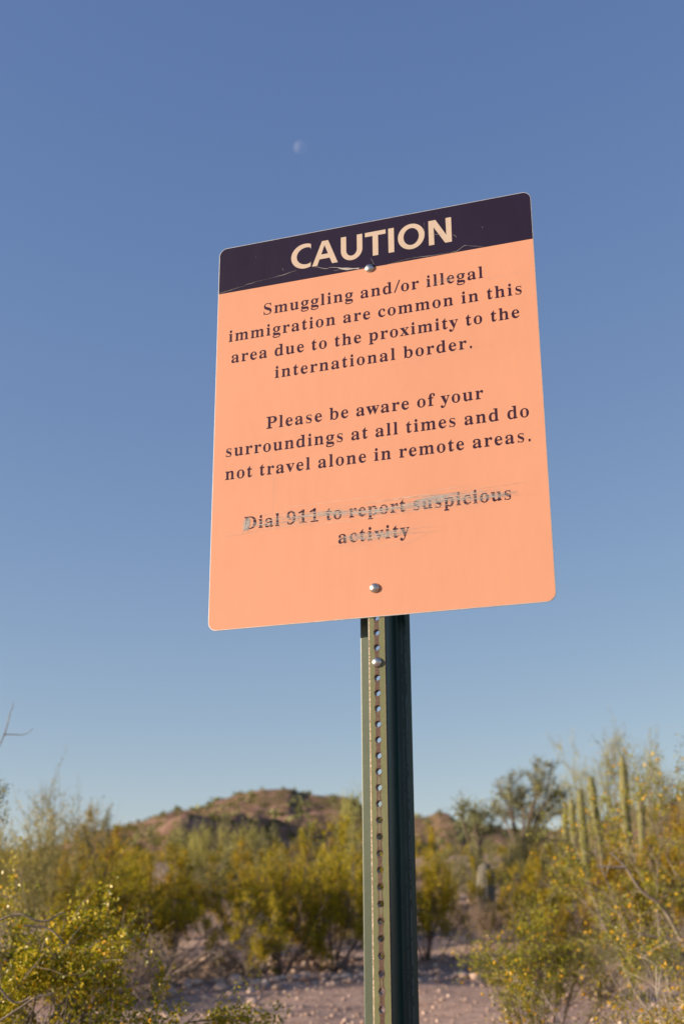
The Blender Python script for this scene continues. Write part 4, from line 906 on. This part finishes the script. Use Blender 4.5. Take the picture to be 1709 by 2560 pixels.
# right side
B(P_CA, CB, 1065, 2125, 15.5, 'golden creosote touching the right edge of the post', 'bush', .62)
B(P_CB, CB, 1030, 2072, 26, 'orange brown shrub beside the post on the skyline', 'bush', .8)
B(P_CB, CB, 1105, 2130, 20.5, 'small golden creosote left of the stubby cactus', 'bush', .34)
B(P_TAN, 'dry_shrub', 1218, 2246, 17.5, 'pale tan dry shrub in front of the stubby cactus', 'bush', 1.1)
B(P_TAN, 'dry_shrub', 1150, 2250, 19.5, 'low tan dry shrub beside the pale one, nearer the post', 'bush', .8)
def clump_tree(px, D, clumps, label, seed, size=.05, dens=.72):
    x = px_x(px, D); o3 = Vector((x, D, ground_z(x, D))); t = empty('mesquite_tree', o3); tag(t, label, 'tree')
    r = np.random.default_rng(seed); lines = []; P = []; k = D / FPX * .95
    fork = at(px, 2090, D) - o3
    for (cx_, cy_, cr) in clumps:
        c = at(cx_, cy_, D) - o3; c = Vector((c.x, r.normal(0, .5), c.z)); mid = fork.lerp(c, .5) + Vector(r.normal(0, .08, 3)); mid.z = fork.z + (c.z - fork.z) * .4
        sp = spline([Vector((r.normal(0, .08), 0, -.05)), fork * .55 + Vector(r.normal(0, .05, 3)), mid, c], 6)
        lines.append((np.array([tuple(q) for q in sp]), np.linspace(.05, .008, len(sp))))
        for q in range(17):
            d = r.normal(size=3); d[2] = abs(d[2]) * .8; d /= np.linalg.norm(d); L = cr * k * (1.1 + 2.5 * r.random())
            b0 = sp[int(len(sp) * (.66 + .33 * r.random() ** .5)) - 1]; tw = curve_line(tuple(b0), d, L, r, 4, .3, .05); lines.append((tw, np.linspace(.007, .002, 5)))
            n = int((14 + 1.0 * cr) * dens * (.5 + r.random())); f = r.random(n) * 3.99; ii = f.astype(int)
            P.append(tw[ii] + (tw[np.minimum(ii + 1, 4)] - tw[ii]) * r.random((n, 1)) + r.normal(0, .045, (n, 3)))
    V_, F_ = tube_arrays(lines, 5); link('branches', np_mesh('branches', V_, F_, M_DARKSTEM, True), t)
    V_, F_ = leaf_arrays(np.concatenate(P), size, r, .6); link('foliage', np_mesh('foliage', V_, F_, M_DARKG), t)
clump_tree(1305, 27, [(1268, 1938, 20), (1290, 1965, 25), (1242, 1940, 14), (1335, 1905, 18), (1352, 1930, 20), (1372, 1905, 12), (1345, 1965, 18), (1310, 1995, 28), (1388, 1978, 20), (1410, 1988, 16), (1243, 1990, 14), (1275, 2020, 30), (1345, 2025, 30), (1395, 2030, 24)],
           'broad dark mesquite tree standing highest against the sky right of the post', 61)
clump_tree(1190, 26, [(1150, 2018, 16), (1170, 2035, 18), (1197, 2014, 10), (1162, 2056, 22), (1230, 2026, 16), (1205, 2062, 25), (1180, 2085, 26), (1235, 2070, 24)],
           'small grey green mesquite left of the broad dark one', 62)
B(P_SG, 'desert_shrub', 1190, 2095, 24, 'grey green shrub directly behind the stubby cactus', 'bush', .8)
B(P_GR, 'desert_shrub', 1290, 2075, 22, 'olive grey shrub under the dark mesquite', 'bush', .8)
B(P_GR, 'desert_shrub', 1385, 2085, 21.5, 'pale olive shrub left of the organ pipe stems', 'bush', .8)
B(P_CB, CB, 1320, 2130, 17, 'golden creosote right of the stubby cactus', 'bush', .42)
B(P_CC, CB, 1350, 2150, 15.5, 'olive creosote below the grey green shrubs', 'bush', .8)
B(P_PL, 'palo_verde', 1560, 1810, 32, 'tall airy palo verde behind the organ pipe cactus', 'tree', .62)
B(P_PL, 'palo_verde', 1670, 1870, 30, 'airy palo verde at the right edge against the sky', 'tree', .6)
B(P_PL, 'palo_verde', 1480, 1905, 33, 'thin low palo verde left of the tall airy one', 'tree', .6)
B(P_CB, CB, 1440, 2185, 14.5, 'creosote hiding the feet of the leftmost cactus stems', 'bush', .7)
B(P_CC, CB, 1575, 2085, 17, 'creosote in front of the tallest cactus stem', 'bush', .8)
B(P_CB, CB, 1660, 2015, 16, 'creosote behind the flowering bush at the right edge', 'bush', .7)
B(P_SG, 'desert_shrub', 1520, 2325, 13.5, 'low grey green shrub under the pale curving branches', 'bush', 1.1)
B(P_SG, 'desert_shrub', 1620, 2335, 12.8, 'grey shrub behind the near right creosote', 'bush', 1.0)
B(P_DRY, 'dry_brush', 1480, 2385, 11.5, 'dead brush at the edge of the shaded ground on the right', 'bush', 1.2)

# far thicket that reads as one mass
rg = np.random.default_rng(77); Vl = []; Fl = []; off = 0
lv = {}
for key, pr in (('a', P_CA), ('b', P_CB), ('g', P_GR)):
    me = pr['foliage']; v = np.zeros(len(me.vertices) * 3, np.float32); me.vertices.foreach_get('co', v)
    v = v.reshape(-1, 4, 3); lv[key] = v[rg.choice(len(v), 2600, replace=False)]
for k in range(120):
    D = 26 + 60 * rg.random() ** 1.5; px = rg.uniform(-150, 1860)
    if 860 < px < 1230 and D < 60: continue
    x = px_x(px, D); h = min(max(at(px, (2105 if px < 900 else 2100) + 70 * rg.random(), D).z - ground_z(x, D), .5), 2.6); v = lv['abg'[rg.integers(3)]]
    c = v.mean(1, keepdims=True); v = (c + (v - c) * 1.9)
    a = rg.random() * 6.28; R2 = np.array([[cos(a), -sin(a), 0], [sin(a), cos(a), 0], [0, 0, 1]])
    vv = (v.reshape(-1, 3) @ R2.T) * h + (x, D, ground_z(x, D)); Vl.append(vv)
Vl = np.concatenate(Vl)
far = link('desert_scrub', np_mesh('desert_scrub', Vl, np.arange(len(Vl)).reshape(-1, 4), M_CREO))
tag(far, 'far olive desert scrub filling the slope below the hill', 'scrub', kind='stuff')
# bushes dotted over the hills
dg = bpy.context.evaluated_depsgraph_get()
Vl = []
for hill, cnt in ((hillA, 1500), (hillB, 900)):
    me = hill.data; nv = len(me.vertices); co = np.zeros(nv * 3, np.float32); me.vertices.foreach_get('co', co); co = co.reshape(-1, 3)
    for k in rg.choice(nv, cnt):
        p = co[k]
        m = 22; s = (.28 + .5 * rg.random() ** 2) * (1.0 if hill is hillA else 1.7)
        P = p + rg.normal(0, 1, (m, 3)) * (s * .45, s * .45, s * .33) + (0, 0, s * .35)
        v, f = leaf_arrays(P, s * .75, rg, .8); Vl.append(v)
Vl = np.concatenate(Vl)
hs = link('hill_scrub', np_mesh('hill_scrub', Vl, np.arange(len(Vl)).reshape(-1, 4), M_GREY))
tag(hs, 'dark shrubs dotted over the rocky hills', 'scrub', kind='stuff')

# ---- near plants, each with its own shape
def near_bush(name, px, base_px_row, D, H, label, seed, stems=10, tilt=(10, 60), lsize=.011, per=26, flowers=400, lm=None, sm=None, n1=8, n2=5, r0=.012, fs=.018, spread=.02, keep=.95, gap=.3, gapf=9.0, extra=(), eD=0, er0=.007, er1=.011, **kw):
    x = px_x(px, D)
    sk = skeleton(seed, H=H, stems=stems, tilt=tilt, n1=n1, n2=n2, r0=r0, **kw)
    for ln in extra:
        o_ = Vector((x, D, ground_z(x, D))); sp = spline([at(a, b, eD) - o_ for a, b in ln], 5)
        sk[0].append((np.array([tuple(q) for q in sp]), np.linspace(er0, er1, len(sp))))
    d = plant_meshes(name, sk, lsize, per, spread, lm or M_NEAR, sm or M_PALESTEM, flowers, fs, keep, .6, sides=6, norm=False, gap=gap, gapf=gapf)
    return place(d, name, x, D, 1.0, label, 'bush')
near_bush(CB, -125, 0, 4.2, 1.36, 'sharp flowering creosote with pale branches at the lower left corner', 31, stems=14, tilt=(6, 52), lsize=.0155, per=210, sm=M_STEM, r0=.008, flowers=1900, wob=.13, up=.01, n1=10, n2=6, l1=.36, l2=.18, start=.2, gap=.36, gapf=9, fs=.014, eD=3.8, er0=.0036, er1=.0028, extra=[[(-30, 2312), (20, 2292), (55, 2286), (88, 2300), (118, 2302), (150, 2284), (162, 2282)], [(60, 2314), (110, 2318), (140, 2334), (162, 2360)], [(-20, 2565), (50, 2520), (90, 2494), (132, 2486)], [(-5, 2465), (28, 2502), (52, 2506), (78, 2492)]])
near_bush(CB, 1725, 0, 5.0, .98, 'nearest creosote with small leaves at the lower right corner', 32, stems=10, tilt=(5, 50), lsize=.011, per=80, flowers=500, r0=.006, l1=.36, l2=.18, gap=.4, fs=.015)
near_bush(CB, 1735, 0, 7.4, 1.75, 'large flowering creosote with curved pale branches at the right edge', 33, stems=12, tilt=(5, 38), lsize=.015, per=55, flowers=450, lm=M_AIRY, sm=M_STEM, r0=.008, wob=.13, up=.01, fs=.018, n1=9, n2=6, l1=.30, gap=.42, gapf=13, extra=[[(1525, 2130), (1562, 2168), (1600, 2225), (1650, 2265), (1690, 2330), (1735, 2420)], [(1578, 2328), (1612, 2338), (1650, 2345), (1709, 2362), (1740, 2420)], [(1490, 2165), (1530, 2168), (1562, 2168)]], eD=7.2)
near_bush(CB, 1340, 0, 8.2, .93, 'airy green creosote with thin dark upright stems right of the post', 34, stems=16, tilt=(4, 42), lsize=.016, per=26, flowers=180, gap=.4, n1=9, n2=5, lm=M_AIRY, sm=M_DARKSTEM, r0=.007, start=.38, up=.03)
near_bush(CB, 310, 0, 6.2, .36, 'small yellow sprig of creosote on the gravel at lower left', 35, stems=4, tilt=(5, 40), per=14, flowers=60, n1=4, n2=3, r0=.004)
# bare twig reaching in at the left edge
D = 5.6
bt = empty('bare_tree', (px_x(-170, D), D, ground_z(px_x(-170, D), D))); tag(bt, 'bare grey tree whose thin twig reaches in at the left edge against the sky', 'tree')
o3 = bt.location
def L(pxs, r0, r1):
    pts = [at(a, b, D) - o3 for a, b in pxs]; sp = spline(pts, 6)
    return (np.array([tuple(p) for p in sp]), np.linspace(r0, r1, len(sp)))
lines = [L([(-170, 2700), (-150, 2400), (-120, 2150), (-60, 1980), (-15, 1892), (10, 1840), (22, 1800), (26, 1782), (33, 1768)], .0045, .0016), L([(33, 1768), (33, 1752)], .0016, .0008),
         L([(10, 1836), (30, 1836), (55, 1837), (72, 1831), (83, 1820)], .0028, .001), L([(-60, 1980), (-80, 1900), (-70, 1830)], .006, .002),
         L([(-120, 2150), (-60, 2080), (-10, 2040), (12, 2060)], .01, .002), L([(-60, 1980), (-20, 1985), (5, 1975), (12, 1965)], .005, .0015)]
V_, F_ = tube_arrays(lines, 6); link('branches', np_mesh('branches', V_, F_, M_STEM, True), bt)
rr_ = np.random.default_rng(5); P_ = []
for (a, b, s, nn) in ((3, 1985, .03, 90), (13, 1972, .016, 40), (12, 2035, .03, 60), (-30, 1990, .06, 300), (-60, 2050, .1, 500)):
    q = at(a, b, D) - o3; P_.append(np.array(tuple(q)) + rr_.normal(0, s, (nn, 3)) * (.5, .6, 1))
V_, F_ = leaf_arrays(np.concatenate(P_), .012, rr_); link('foliage', np_mesh('foliage', V_, F_, M_DARKG), bt)
